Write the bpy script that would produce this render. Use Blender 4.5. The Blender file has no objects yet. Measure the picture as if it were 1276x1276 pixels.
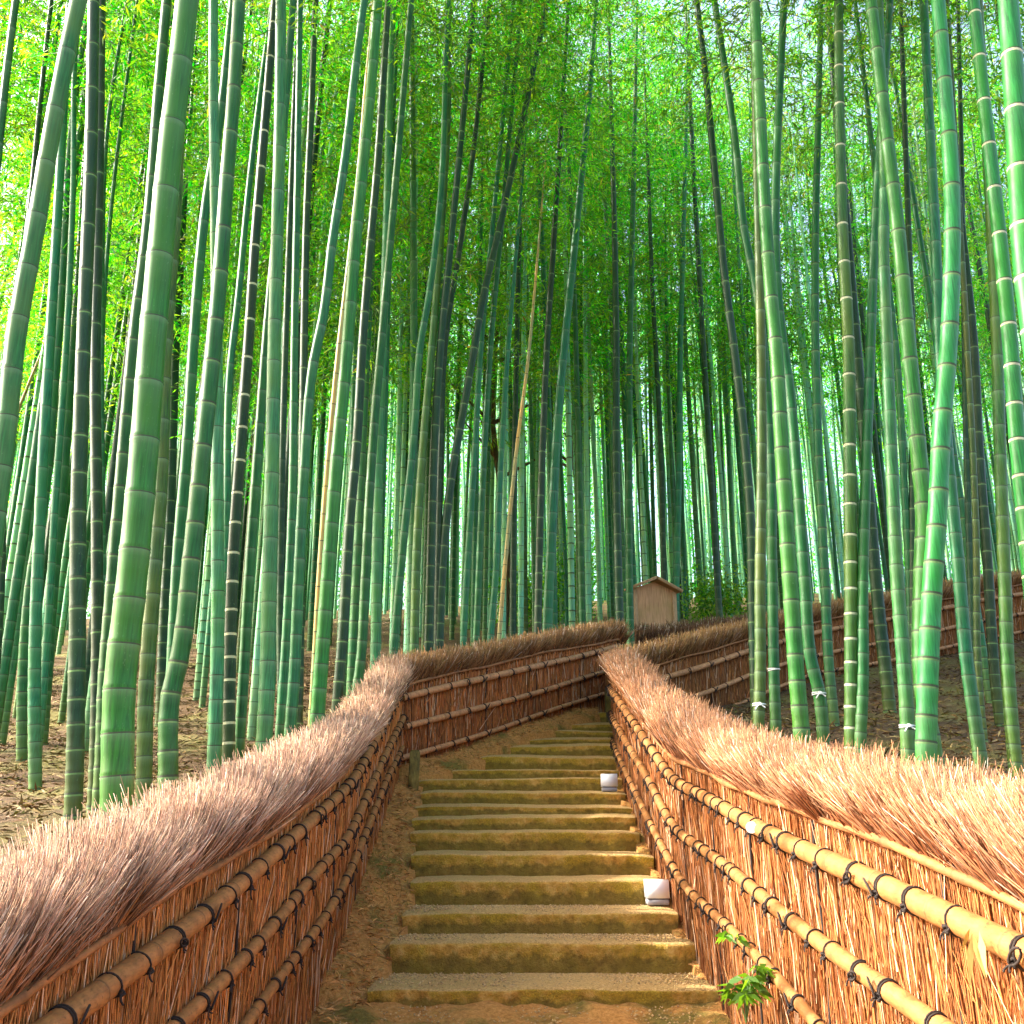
import bpy, math, random
import numpy as np
from mathutils import Vector, Matrix

random.seed(11)
rng = np.random.default_rng(11)
SC = bpy.context.scene
COL = SC.collection

# ------------------------------------------------------------------ camera
F = 1225.0                      # focal length in pixels of the 1276 px photograph
YH = 1015.0                     # eye level line in the photograph
PITCH = math.atan((YH - 638) / F)
cam_d = bpy.data.cameras.new('camera')
cam = bpy.data.objects.new('camera', cam_d)
COL.objects.link(cam)
cam.location = (0, 0, 0)
cam.rotation_euler = (math.pi / 2 + PITCH, 0, 0)
cam_d.sensor_width = 36
cam_d.lens = 36 * F / 1276
cam_d.clip_start = 0.05
cam_d.clip_end = 2000
SC.camera = cam

# ------------------------------------------------------------------ light
SUN_DIR = Vector((-0.85, 0.12, 0.62)).normalized()
world = bpy.data.worlds.new('World')
SC.world = world
world.use_nodes = True
wn = world.node_tree
bg = wn.nodes['Background']
sky = wn.nodes.new('ShaderNodeTexSky')
sky.sky_type = 'NISHITA'
sky.sun_disc = False
sky.sun_elevation = math.asin(SUN_DIR.z)
sky.sun_rotation = math.atan2(SUN_DIR.x, SUN_DIR.y)
sky.air_density = 1.0
sky.dust_density = 6.0
sky.ozone_density = 0.3
wn.links.new(sky.outputs[0], bg.inputs[0])
bg.inputs[1].default_value = 0.15
sd = bpy.data.lights.new('sun', 'SUN')
sd.energy = 2.2
sd.angle = math.radians(0.6)
sd.color = (1.0, 0.94, 0.86)
sun = bpy.data.objects.new('sun', sd)
COL.objects.link(sun)
sun.rotation_euler = SUN_DIR.to_track_quat('Z', 'Y').to_euler()
SC.view_settings.view_transform = 'Standard'
SC.view_settings.look = 'None'
SC.view_settings.gamma = 1
SC.view_settings.exposure = 2.5
SC.cycles.max_bounces = 7
SC.cycles.diffuse_bounces = 4
SC.cycles.transmission_bounces = 4
SC.cycles.glossy_bounces = 2
SC.cycles.transparent_max_bounces = 4

# ------------------------------------------------------------------ pixel helpers (layout of real 3D points)
SP, CP = math.sin(PITCH), math.cos(PITCH)
def ray(px, py):
    u, v = (px - 638) / F, (638 - py) / F
    return u, CP - v * SP, SP + v * CP
def PT(px, py, Y):
    u, y, z = ray(px, py)
    t = Y / y
    return np.array((u * t, Y, z * t))
def px_of(x, y, z):
    d = y * CP + z * SP
    return 638 + F * x / d, 638 - F * (-y * SP + z * CP) / d
def interp(x, tab):
    return np.interp(x, [a for a, b in tab], [b for a, b in tab])
def hermite(ts, ps, q):
    ts = np.asarray(ts, float); ps = np.asarray(ps, float); q = np.asarray(q, float)
    if len(ts) == 1: return np.repeat(ps, len(q), 0)
    m = np.gradient(ps, ts, axis=0) if len(ts) > 2 else np.repeat(((ps[1] - ps[0]) / (ts[1] - ts[0]))[None], 2, 0)
    out = np.empty((len(q), ps.shape[1]))
    for k, t in enumerate(q):
        i = int(np.clip(np.searchsorted(ts, t) - 1, 0, len(ts) - 2))
        h = ts[i + 1] - ts[i]; s = (t - ts[i]) / h
        if s < 0: out[k] = ps[i] + m[i] * (t - ts[i]); continue
        if s > 1: out[k] = ps[i + 1] + m[i + 1] * (t - ts[i + 1]); continue
        out[k] = ((2*s**3-3*s*s+1)*ps[i] + (s**3-2*s*s+s)*h*m[i] + (-2*s**3+3*s*s)*ps[i+1] + (s**3-s*s)*h*m[i+1])
    return out

# ------------------------------------------------------------------ mesh helpers
class MB:
    """collects geometry; build() links it as ONE mesh object"""
    def __init__(s):
        s.v, s.f, s.c, s.m, s.n = [], [], [], [], 0
    def add(s, verts, faces, col=None, mat=0):
        verts = np.asarray(verts, float).reshape(-1, 3)
        s.v.append(verts)
        if col is None: col = np.ones((len(verts), 4))
        col = np.asarray(col, float)
        if col.ndim == 1: col = np.repeat(col[None], len(verts), 0)
        if col.shape[1] == 3: col = np.hstack([col, np.ones((len(col), 1))])
        s.c.append(col)
        faces = np.asarray(faces, int)
        s.f.append(faces + s.n)
        mt = np.full(len(faces), mat) if np.isscalar(mat) else np.asarray(mat)
        s.m.append(mt)
        s.n += len(verts)
    def mesh(s, name, mats, smooth=False):
        me = bpy.data.meshes.new(name)
        V = np.concatenate(s.v); C = np.concatenate(s.c)
        me.vertices.add(len(V)); me.vertices.foreach_set('co', V.astype(np.float32).ravel())
        tot = np.concatenate([np.full(len(f), f.shape[1]) for f in s.f])
        loops = np.concatenate([f.ravel() for f in s.f])
        st = np.concatenate([[0], np.cumsum(tot)[:-1]])
        me.loops.add(len(loops)); me.loops.foreach_set('vertex_index', loops.astype(np.int32))
        me.polygons.add(len(tot)); me.polygons.foreach_set('loop_start', st.astype(np.int32))
        me.polygons.foreach_set('loop_total', tot.astype(np.int32))
        me.polygons.foreach_set('material_index', np.concatenate(s.m).astype(np.int32))
        if smooth: me.polygons.foreach_set('use_smooth', np.ones(len(tot), bool))
        for m in (mats if isinstance(mats, (list, tuple)) else [mats]): me.materials.append(m)
        a = me.color_attributes.new('Col', 'FLOAT_COLOR', 'POINT')
        a.data.foreach_set('color', C.astype(np.float32).ravel())
        me.update(); me.validate()
        return me
    def build(s, name, mats, parent=None, smooth=False, loc=None):
        me = s.mesh(name, mats, smooth)
        if loc is not None:
            n = len(me.vertices); co = np.empty(n * 3, np.float32); me.vertices.foreach_get('co', co)
            co = co.reshape(-1, 3) - np.asarray(loc, np.float32); me.vertices.foreach_set('co', co.ravel())
        o = bpy.data.objects.new(name, me); COL.objects.link(o)
        if parent is not None: o.parent = parent
        if loc is not None: o.location = loc
        return o
    def box(s, c, h, R=None, col=None, mat=0, bev=0.0):
        hx, hy, hz = h
        if bev <= 0:
            V = np.array([(x, y, z) for z in (-hz, hz) for y in (-hy, hy) for x in (-hx, hx)], float)
            Fc = [(0, 2, 3, 1), (4, 5, 7, 6), (0, 1, 5, 4), (2, 6, 7, 3), (0, 4, 6, 2), (1, 3, 7, 5)]
            if R is not None: V = V @ np.asarray(R).T
            s.add(V + np.asarray(c), Fc, col, mat); return
        b = bev
        prof = [(-hx+b, -hy), (hx-b, -hy), (hx, -hy+b), (hx, hy-b), (hx-b, hy), (-hx+b, hy), (-hx, hy-b), (-hx, -hy+b)]
        inn = [(x*(1-b/hx), y*(1-b/hy)) for x, y in prof]
        rings = [(inn, -hz), (prof, -hz+b), (prof, hz-b), (inn, hz)]
        V = np.array([(x, y, z) for P, z in rings for x, y in P], float)
        Fq = [(r*8+i, r*8+(i+1) % 8, (r+1)*8+(i+1) % 8, (r+1)*8+i) for r in range(3) for i in range(8)]
        if R is not None: V = V @ np.asarray(R).T
        V = V + np.asarray(c)
        s.add(V, Fq, col, mat)
        s.add(V[[0,1,2,3,4,5,6,7]], [tuple(range(7, -1, -1))], col if col is None or np.ndim(col) == 1 else None, mat)
        s.add(V[24:32], [tuple(range(8))], col if col is None or np.ndim(col) == 1 else None, mat)
    def tube(s, P, R, n=8, col=None, mat=0, cap=True, ringmat=None):
        P = np.asarray(P, float); R = np.broadcast_to(np.asarray(R, float), (len(P),))
        T = np.gradient(P, axis=0); T /= np.linalg.norm(T, axis=1)[:, None] + 1e-12
        up = np.array((0, 0, 1.0)) if abs(T[:, 2]).mean() < .8 else np.array((0, 1.0, 0))
        A = np.cross(T, up); A /= np.linalg.norm(A, axis=1)[:, None] + 1e-9
        B = np.cross(A, T)
        th = np.arange(n) / n * 2 * math.pi
        V = P[:, None] + R[:, None, None] * (A[:, None] * np.cos(th)[None, :, None] + B[:, None] * np.sin(th)[None, :, None])
        V = V.reshape(-1, 3)
        k = np.arange(len(P) - 1)[:, None] * n; i = np.arange(n)[None]; j = (i + 1) % n
        Fq = np.stack([k + i, k + n + i, k + n + j, k + j], -1).reshape(-1, 4)
        if col is not None and np.ndim(col) == 2 and len(col) == len(P): col = np.repeat(col, n, 0)
        m = mat if ringmat is None else np.repeat(np.asarray(ringmat), n)
        s.add(V, Fq, col, m)
        if cap:
            cc = None if col is None else (col if np.ndim(col) == 1 else col[:n])
            s.add(V[:n], [tuple(range(n))], cc, mat)
            cc = None if col is None else (col if np.ndim(col) == 1 else col[-n:])
            s.add(V[-n:], [tuple(range(n - 1, -1, -1))], cc, mat)

def twigs(mb, B, D, L, rad, colb, colt, bend=0.15, mat=0):
    """B base points, D unit directions, L lengths: tapered three sided straws with a slight bend"""
    n = len(B)
    r3 = rng.normal(size=(n, 3))
    a = np.cross(D, r3); a /= np.linalg.norm(a, axis=1)[:, None] + 1e-9
    b = np.cross(D, a)
    M = B + D * (L * .55)[:, None] + a * (L * bend * rng.uniform(-.5, .5, n))[:, None]
    Tp = B + D * L[:, None] + b * (L * bend * rng.uniform(-1, 1, n))[:, None]
    th = np.arange(3) * 2 * math.pi / 3
    rd = (a[:, None] * np.cos(th)[None, :, None] + b[:, None] * np.sin(th)[None, :, None])
    rr = (rad if np.ndim(rad) else np.full(n, rad))[:, None, None]
    V = np.concatenate([B[:, None] + rd * rr, M[:, None] + rd * rr * .85, Tp[:, None] + rd * rr * .35], 1)
    o = (np.arange(n) * 9)[:, None]
    q = []
    for r in (0, 3):
        for i in range(3):
            j = (i + 1) % 3
            q.append(np.concatenate([o + r + i, o + r + j, o + r + 3 + j, o + r + 3 + i], 1))
    Fq = np.concatenate(q)
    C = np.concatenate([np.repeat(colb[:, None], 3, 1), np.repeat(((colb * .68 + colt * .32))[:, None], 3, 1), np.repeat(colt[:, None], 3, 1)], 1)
    mb.add(V.reshape(-1, 3), Fq, C.reshape(-1, 3), mat)
    Ft = (o + np.array([6, 7, 8])[None])
    mb.f.append(Ft + (mb.n - len(V.reshape(-1, 3)))); mb.m.append(np.full(n, mat))

def leaves(mb, P, D, L, W, col, mat=0):
    """flat pointed leaves, two faces folded along the midrib"""
    n = len(P)
    r3 = rng.normal(size=(n, 3)); r3[:, 2] += .6
    s_ = np.cross(D, r3); s_ /= np.linalg.norm(s_, axis=1)[:, None] + 1e-9
    nn = np.cross(s_, D)
    L = L[:, None]; W = W[:, None]
    tip = P + D * L - np.array((0, 0, 1.0)) * L * .12
    mid = P + D * L * .4
    V = np.stack([P, mid + s_ * W * .5 + nn * W * .15, tip, mid - s_ * W * .5 + nn * W * .15], 1).reshape(-1, 3)
    o = (np.arange(n) * 4)[:, None]
    mb.add(V, o + np.array([0, 1, 2, 3])[None], np.repeat(col, 4, 0), mat)

def tag(o, label=None, cat=None, group=None, kind=None):
    if label: o['label'] = label
    if cat: o['category'] = cat
    if group: o['group'] = group
    if kind: o['kind'] = kind
    return o
def empty(name, loc, rz=0.0):
    o = bpy.data.objects.new(name, None); COL.objects.link(o)
    o.location = tuple(float(a) for a in loc); o.rotation_euler = (0, 0, rz)
    o.empty_display_size = .2
    return o

# ------------------------------------------------------------------ materials
class NT:
    def __init__(s, name):
        s.mat = bpy.data.materials.new(name); s.mat.use_nodes = True
        s.t = s.mat.node_tree; s.b = s.t.nodes['Principled BSDF']
        s.out = s.t.nodes['Material Output']
    def n(s, typ, **kw):
        nd = s.t.nodes.new(typ)
        for k, v in kw.items():
            if k == 'inp':
                for a, b in v.items(): nd.inputs[a].default_value = b
            else: setattr(nd, k, v)
        return nd
    def l(s, a, b): s.t.links.new(a, b)
    def coord(s, scale=(1, 1, 1), kind='Object'):
        tc = s.n('ShaderNodeTexCoord'); mp = s.n('ShaderNodeMapping'); mp.inputs['Scale'].default_value = scale
        s.l(tc.outputs[kind], mp.inputs[0]); return mp.outputs[0]
    def pos(s, scale=(1, 1, 1)):
        g = s.n('ShaderNodeNewGeometry'); mp = s.n('ShaderNodeMapping'); mp.inputs['Scale'].default_value = scale
        s.l(g.outputs['Position'], mp.inputs[0]); return mp.outputs[0]
    def noise(s, vec, scale, detail=4, rough=.6):
        nd = s.n('ShaderNodeTexNoise'); nd.inputs['Scale'].default_value = scale
        nd.inputs['Detail'].default_value = detail; nd.inputs['Roughness'].default_value = rough
        s.l(vec, nd.inputs['Vector']); return nd.outputs['Fac']
    def ramp(s, fac, stops):
        r = s.n('ShaderNodeValToRGB'); e = r.color_ramp.elements
        while len(e) < len(stops): e.new(.5)
        for k, (p, c) in enumerate(stops):
            e[k].position = p; e[k].color = (*c, 1) if len(c) == 3 else c
        s.l(fac, r.inputs[0]); return r.outputs[0]
    def mix(s, fac, a, b, blend='MIX'):
        m = s.n('ShaderNodeMix', data_type='RGBA', blend_type=blend)
        if isinstance(fac, (int, float)): m.inputs[0].default_value = fac
        else: s.l(fac, m.inputs[0])
        for k, x in ((6, a), (7, b)):
            if isinstance(x, tuple): m.inputs[k].default_value = (*x, 1)
            else: s.l(x, m.inputs[k])
        return m.outputs[2]
    def math(s, op, a, b=None, clamp=False):
        m = s.n('ShaderNodeMath', operation=op, use_clamp=clamp)
        for k, x in ((0, a), (1, b)):
            if x is None: continue
            if isinstance(x, (int, float)): m.inputs[k].default_value = x
            else: s.l(x, m.inputs[k])
        return m.outputs[0]
    def bump(s, h, strength=.3, dist=.01):
        b = s.n('ShaderNodeBump'); b.inputs['Strength'].default_value = strength; b.inputs['Distance'].default_value = dist
        s.l(h, b.inputs['Height']); s.l(b.outputs[0], s.b.inputs['Normal'])
    def col(s, c): s.l(c, s.b.inputs['Base Color']) if not isinstance(c, tuple) else setattr(s.b.inputs['Base Color'], 'default_value', (*c, 1))
    def rough(s, v): s.b.inputs['Roughness'].default_value = v

M = {}
def culm_mat(name, c, bloom=.25):
    t = NT(name)
    a = t.n('ShaderNodeVertexColor', layer_name='Col')          # R: bloom under the node, G: height above ground, B: fine random
    sp = t.n('ShaderNodeSeparateColor'); t.l(a.outputs[0], sp.inputs[0])
    v = t.coord((30, 30, 1.2)); n1 = t.noise(v, 3, 3)
    n2 = t.noise(t.coord((3, 3, 1.0)), 1.4, 4)
    oi = t.n('ShaderNodeObjectInfo')
    dark = tuple(x * .42 for x in c); lite = tuple(min(1, x * 1.3 + .004) for x in c)
    base = t.mix(t.ramp(n1, [(.3, (0, 0, 0)), (.7, (1, 1, 1))]), dark, lite)
    base = t.mix(t.ramp(n2, [(.42, (0, 0, 0)), (.62, (.75, .75, .75))]), base, (c[0] * 2.0 + .008, c[1] * 1.1, c[2] * .6))
    hv = t.n('ShaderNodeHueSaturation'); t.l(base, hv.inputs['Color'])
    t.l(t.math('ADD', t.math('MULTIPLY', oi.outputs['Random'], .045), .48), hv.inputs['Hue'])
    t.l(t.math('ADD', t.math('MULTIPLY', oi.outputs['Random'], .45), .80), hv.inputs['Value'])
    low = t.math('SUBTRACT', 1.0, sp.outputs[1], True)
    c2 = t.mix(t.math('MULTIPLY', low, .55), hv.outputs[0], (.13, .16, .025))
    c3 = t.mix(t.math('MULTIPLY', sp.outputs[0], bloom), c2, (.30, .46, .28))
    spk = t.ramp(t.noise(t.coord((9, 9, 5)), 9, 2), [(.66, (0, 0, 0)), (.74, (1, 1, 1))])
    c4 = t.mix(t.math('MULTIPLY', t.n('ShaderNodeRGBToBW').outputs[0], 0), c3, c3)
    c5 = t.mix(t.math('MULTIPLY', spk, .30), c3, (.16, .30, .12))
    t.col(c5); t.rough(.46); t.b.inputs['Specular IOR Level'].default_value = .30
    t.bump(n1, .08, .003)
    M[name] = t.mat; return t.mat
culm_mat('culm_bright', (.012, .175, .018))
culm_mat('culm_mid', (.006, .110, .018))
culm_mat('culm_dark', (.004, .042, .009), .12)  # deep green of old culms, also shade painted into backlit ones
culm_mat('culm_pale', (.028, .18, .052))
culm_mat('culm_teal', (.007, .130, .036))
culm_mat('culm_olive', (.036, .11, .012))
culm_mat('culm_far', (.15, .46, .25))  # far culms: haze and distant brightness put into a pale base colour
culm_mat('culm_cream', (.34, .34, .13), .1)
def simple(name, c, r=.7, var=.35, sc=20.0, bump=0.2, vec=(1, 1, 1)):
    t = NT(name); n = t.noise(t.coord(vec), sc, 5)
    d = tuple(x * (1 - var) for x in c); l = tuple(min(1, x * (1 + var)) for x in c)
    t.col(t.ramp(n, [(.3, d), (.7, l)])); t.rough(r)
    if bump: t.bump(n, bump, .004)
    M[name] = t.mat; return t
simple('node_dark', (.035, .055, .02), .7)
simple('node_pale', (.48, .50, .30), .7)
simple('node_soft', (.12, .24, .07), .7)
simple('rope', (.022, .014, .010), .9, .4, 300, .6)
simple('white_tape', (.75, .75, .72), .5, .05)
simple('lamp_white', (.80, .80, .80), .35, .03, 8, 0)
simple('lamp_grey', (.30, .29, .30), .5, .1)
simple('cut_end', (.78, .70, .58), .8, .1)

def vcol_mat(name, rough=.8, streak=True, gain=1.0):
    t = NT(name); a = t.n('ShaderNodeVertexColor', layer_name='Col')
    c = a.outputs[0]
    n = t.noise(t.pos((60, 60, 8)), 2, 3)
    c = t.mix(1.0, c, t.ramp(n, [(.25, (.72 * gain,) * 3), (.75, (1.15 * gain,) * 3)]), 'MULTIPLY')
    t.col(c); t.rough(rough); t.b.inputs['Specular IOR Level'].default_value = .25
    M[name] = t.mat
vcol_mat('straw'); vcol_mat('litter')

# brushwood panel body behind the loose straws
t = NT('brushwood_core')
v = t.pos((130, 130, 5)); n = t.noise(v, 1.0, 5, .7)
t.col(t.ramp(n, [(.25, (.06, .022, .008)), (.5, (.24, .095, .03)), (.8, (.48, .20, .065))])); t.rough(.9); t.bump(n, 1.0, .02)
M['core'] = t.mat
# old bamboo rails
def rail_mat(name, c):
    t = NT(name); a = t.n('ShaderNodeVertexColor', layer_name='Col'); sp = t.n('ShaderNodeSeparateColor'); t.l(a.outputs[0], sp.inputs[0])
    n1 = t.noise(t.pos((9, 9, 9)), 2.2, 5); n2 = t.noise(t.pos((70, 12, 60)), 2.0, 3)
    b = t.ramp(n1, [(.3, tuple(x * .62 for x in c)), (.65, tuple(min(1, x * 1.25) for x in c))])
    b = t.mix(t.math('MULTIPLY', t.ramp(n2, [(.5, (0, 0, 0)), (.72, (1, 1, 1))]), .55), b, tuple(x * .35 for x in c))
    spk = t.ramp(t.noise(t.pos((1, 1, 1)), 45, 3), [(.63, (0, 0, 0)), (.70, (1, 1, 1))])
    b = t.mix(t.math('MULTIPLY', spk, .6), b, (.07, .035, .015))
    b = t.mix(t.math('MULTIPLY', sp.outputs[0], .75), b, (.10, .05, .02))
    t.col(b); t.rough(.62); t.b.inputs['Specular IOR Level'].default_value = .3; t.bump(n2, .25, .004)
    M[name] = t.mat
rail_mat('rail', (.34, .145, .042)); rail_mat('rail_pink', (.46, .22, .09)); rail_mat('rail_thin', (.30, .125, .04))
# stone with moss
t = NT('mossy_stone')
g = t.n('ShaderNodeNewGeometry'); sx = t.n('ShaderNodeSeparateXYZ'); t.l(g.outputs['Normal'], sx.inputs[0])
p = t.pos((1, 1, 1))
n1 = t.noise(p, 3.2, 6, .65); n2 = t.noise(p, 16, 6, .7); n3 = t.noise(p, 90, 3, .7)
stone = t.ramp(n2, [(.25, (.34, .16, .02)), (.5, (.72, .40, .065)), (.72, (.88, .60, .17))])
moss = t.ramp(n3, [(.3, (.27, .18, .008)), (.7, (.70, .47, .03))])
deepm = t.ramp(n2, [(.3, (.09, .06, .006)), (.7, (.28, .19, .018))])
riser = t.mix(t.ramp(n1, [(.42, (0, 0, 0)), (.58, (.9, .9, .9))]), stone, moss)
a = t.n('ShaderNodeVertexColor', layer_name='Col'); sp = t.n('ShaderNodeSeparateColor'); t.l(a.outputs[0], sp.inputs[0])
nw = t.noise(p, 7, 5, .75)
lower_mask = t.math('MULTIPLY', t.math('SUBTRACT', t.math('ADD', t.math('SUBTRACT', 1.0, sp.outputs[0]), t.math('MULTIPLY', nw, 1.3)), 1.02), 4.5, True)
riser = t.mix(t.math('MULTIPLY', lower_mask, .8), riser, deepm)  # darker moss patches, more of them towards the riser foot
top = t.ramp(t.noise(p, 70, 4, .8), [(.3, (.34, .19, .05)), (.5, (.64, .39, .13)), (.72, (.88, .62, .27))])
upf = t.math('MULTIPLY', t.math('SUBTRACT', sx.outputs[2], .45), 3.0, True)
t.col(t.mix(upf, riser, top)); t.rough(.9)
hh = t.math('ADD', t.math('MULTIPLY', n2, .7), t.math('MULTIPLY', n3, .5))
t.bump(hh, 1.0, .05)
M['stone'] = t.mat
# path earth and gravel
t = NT('path_earth'); p = t.pos()
n1 = t.noise(p, 2.3, 5); n2 = t.noise(p, 40, 5, .8); n3 = t.noise(p, 9, 5, .7)
e = t.ramp(n2, [(.25, (.24, .09, .014)), (.5, (.58, .26, .055)), (.75, (.82, .46, .15))])
gm = t.ramp(n2, [(.3, (.05, .065, .006)), (.7, (.20, .19, .02))])
e = t.mix(t.ramp(t.math('MULTIPLY', n1, 1.0), [(.50, (0, 0, 0)), (.62, (.8, .8, .8))]), e, gm)
t.col(e); t.rough(.95); t.bump(t.math('ADD', n2, n3), .9, .03)
M['path'] = t.mat
t = NT('grove_floor'); p = t.pos()
n1 = t.noise(p, .8, 5); n2 = t.noise(p, 26, 6, .8); n3 = t.noise(p, 6, 5, .7)
e = t.ramp(n2, [(.28, (.04, .018, .005)), (.5, (.13, .065, .016)), (.75, (.27, .165, .05))])
e = t.mix(t.ramp(n3, [(.4, (0, 0, 0)), (.6, (.55, .55, .55))]), e, (.10, .055, .02))
gm = t.ramp(n2, [(.3, (.09, .085, .012)), (.7, (.33, .29, .06))])
e = t.mix(t.ramp(n1, [(.5, (0, 0, 0)), (.6, (.7, .7, .7))]), e, gm)
t.col(e); t.rough(.95); t.bump(t.math('ADD', n2, n3), 1.0, .05)
M['floor'] = t.mat
# leaves
def leaf_mat(name, hue_shift=0.0):
    t = NT(name); a = t.n('ShaderNodeVertexColor', layer_name='Col'); oi = t.n('ShaderNodeObjectInfo')
    hv = t.n('ShaderNodeHueSaturation'); t.l(a.outputs[0], hv.inputs['Color'])
    t.l(t.math('ADD', t.math('MULTIPLY', oi.outputs['Random'], .05), .475), hv.inputs['Hue'])
    t.l(t.math('ADD', t.math('MULTIPLY', oi.outputs['Random'], .7), .50), hv.inputs['Value'])
    c = hv.outputs[0]
    d = t.n('ShaderNodeBsdfDiffuse'); tr = t.n('ShaderNodeBsdfTranslucent'); mx = t.n('ShaderNodeMixShader'); mx.inputs[0].default_value = .60
    t.l(c, d.inputs[0]); t.l(t.mix(1.0, c, (2.0, 1.65, .9), 'MULTIPLY'), tr.inputs[0])
    t.l(d.outputs[0], mx.inputs[1]); t.l(tr.outputs[0], mx.inputs[2])
    gl = t.n('ShaderNodeBsdfGlossy'); gl.inputs['Roughness'].default_value = .45
    m2 = t.n('ShaderNodeMixShader'); m2.inputs[0].default_value = .05
    t.l(mx.outputs[0], m2.inputs[1]); t.l(gl.outputs[0], m2.inputs[2]); t.l(m2.outputs[0], t.out.inputs[0])
    M[name] = t.mat
leaf_mat('leaf')
simple('branch', (.10, .19, .05), .6, .4)
# wood of the notice board
t = NT('sign_wood'); n1 = t.noise(t.coord((26, 26, 1.6)), 2.5, 4); n2 = t.noise(t.coord(), 2.2, 3)
c = t.ramp(n1, [(.3, (.34, .16, .07)), (.7, (.66, .37, .17))])
t.col(t.mix(t.ramp(n2, [(.45, (0, 0, 0)), (.7, (.5, .5, .5))]), c, (.27, .20, .04))); t.rough(.75); t.bump(n1, .3, .004)
M['sign'] = t.mat
simple('roof_wood', (.40, .24, .11), .75, .3, 8, .2, (20, 2, 2))
t = NT('mossy_post'); n1 = t.noise(t.pos((1, 1, .5)), 14, 5, .7)
t.col(t.ramp(n1, [(.3, (.05, .04, .008)), (.55, (.20, .15, .03)), (.75, (.38, .28, .07))])); t.rough(.9); t.bump(n1, .8, .02)
M['post'] = t.mat
t = NT('bark'); n1 = t.noise(t.coord((6, 6, 1.2)), 5, 5, .7)
t.col(t.ramp(n1, [(.3, (.03, .018, .008)), (.7, (.22, .13, .05))])); t.rough(.9); t.bump(n1, 1, .03)
M['bark'] = t.mat

# ------------------------------------------------------------------ ground heights
GZ = [(-6, -1.5), (0, -1.15), (4, -.62), (7, .0), (9, .34), (11, .75), (13.5, 1.3), (16, 2.15), (18, 2.85), (25, 4.9), (40, 8.3), (60, 12), (120, 16)]
def ground(x, y):
    return (interp(y, GZ) + .035 * np.clip(x, -20, 20) + .05 * np.sin(x * 1.3 + .4) * np.cos(y * .9) + .03 * np.sin(x * 3.1) * np.sin(y * 2.7 + 1))

# steps: (top line px y, foot px y, left px, right px, Y of the riser)
STEPS = [(1232,1261,457,893,6.18),(1174,1213,485,861,6.80),(1137,1164,501,840,7.28),(1097,1128,511,828,7.75),(1064,1091,512,810,8.25),
         (1036,1060,511,793,8.75),(1018,1034,513,788,9.15),(1005,1015,516,785,9.45),(987,1002,524,776,9.85),(970,985,521,772,10.25),
         (959,970,560,772,10.65),(943,959,598,770,11.1),(929,941,630,769,11.5),(921,927,655,769,11.85),(911,919,688,769,12.2),
         (902,910,708,768,12.6),(887,900,745,768,13.1)]
PZ = [(-6, -1.55), (0, -1.42), (3, -1.36), (5, -1.22)]
for (a, b, l, r, Y) in STEPS:
    zb, zt = PT(600, b, Y)[2], PT(600, a, Y)[2]
    PZ.append((Y, zb + .3 * (zt - zb)))
PZ += [(14.2, PZ[-1][1] + .25), (17, 2.75), (19, 3.3), (24, 4.6)]
def pathz(x, y):
    return interp(y, PZ)

# ------------------------------------------------------------------ fence lines
def line(*p): return list(p)
PLAN_A = [(1.0, -1.45), (3.0, -1.33), (4.6, -1.22), (6.0, -1.18), (8.0, -1.20), (10.4, -1.23)]
PLAN_C = [(1.6, 1.45), (2.7, 1.36), (3.6, 1.28), (5.0, 1.24), (6.2, 1.26), (7.5, 1.24), (9.0, 1.20), (10.5, 1.20), (12.0, 1.30), (12.9, 1.38)]
def plan_pts(tab, n):
    ys = np.linspace(tab[0][0], tab[-1][0], n)
    h = hermite([a for a, b in tab], [[b] for a, b in tab], ys)
    return np.stack([h[:, 0], ys], 1)
B0, B1 = (-1.23, 10.4), (1.47, 14.0)
D_PTS = [(1.40, 12.95), (1.9, 13.15), (3.45, 14.2), (5.0, 15.2), (8.6, 17.2), (12.0, 18.8)]
E_PTS = [(1.95, 15.4), (4.2, 16.6), (9.6, 19.2), (13, 20.9)]
def along(P, n):
    P = np.asarray(P, float); d = np.concatenate([[0], np.cumsum(np.linalg.norm(np.diff(P, axis=0), axis=1))])
    q = np.linspace(0, d[-1], n)
    return hermite(d, P, q)
def poly_in(X, Y, P):
    inside = np.zeros(X.shape, bool); n = len(P)
    for i in range(n):
        x1, y1 = P[i]; x2, y2 = P[(i + 1) % n]
        c = ((y1 > Y) != (y2 > Y))
        with np.errstate(divide='ignore', invalid='ignore'):
            xi = (x2 - x1) * (Y - y1) / (y2 - y1 + 1e-12) + x1
        inside ^= c & (X < xi)
    return inside
PA = plan_pts(PLAN_A, 60); PC = plan_pts(PLAN_C, 70); PB = along([B0, B1], 34); PD = along(D_PTS, 80); PE = along(E_PTS, 60)
CORR = [(-1.6, -5)] + [tuple(p) for p in PA] + [tuple(p) for p in PB] + [tuple(p) for p in PE] + [tuple(p) for p in PD[::-1]] + [tuple(p) for p in PC[::-1]] + [(1.6, -5)]

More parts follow.
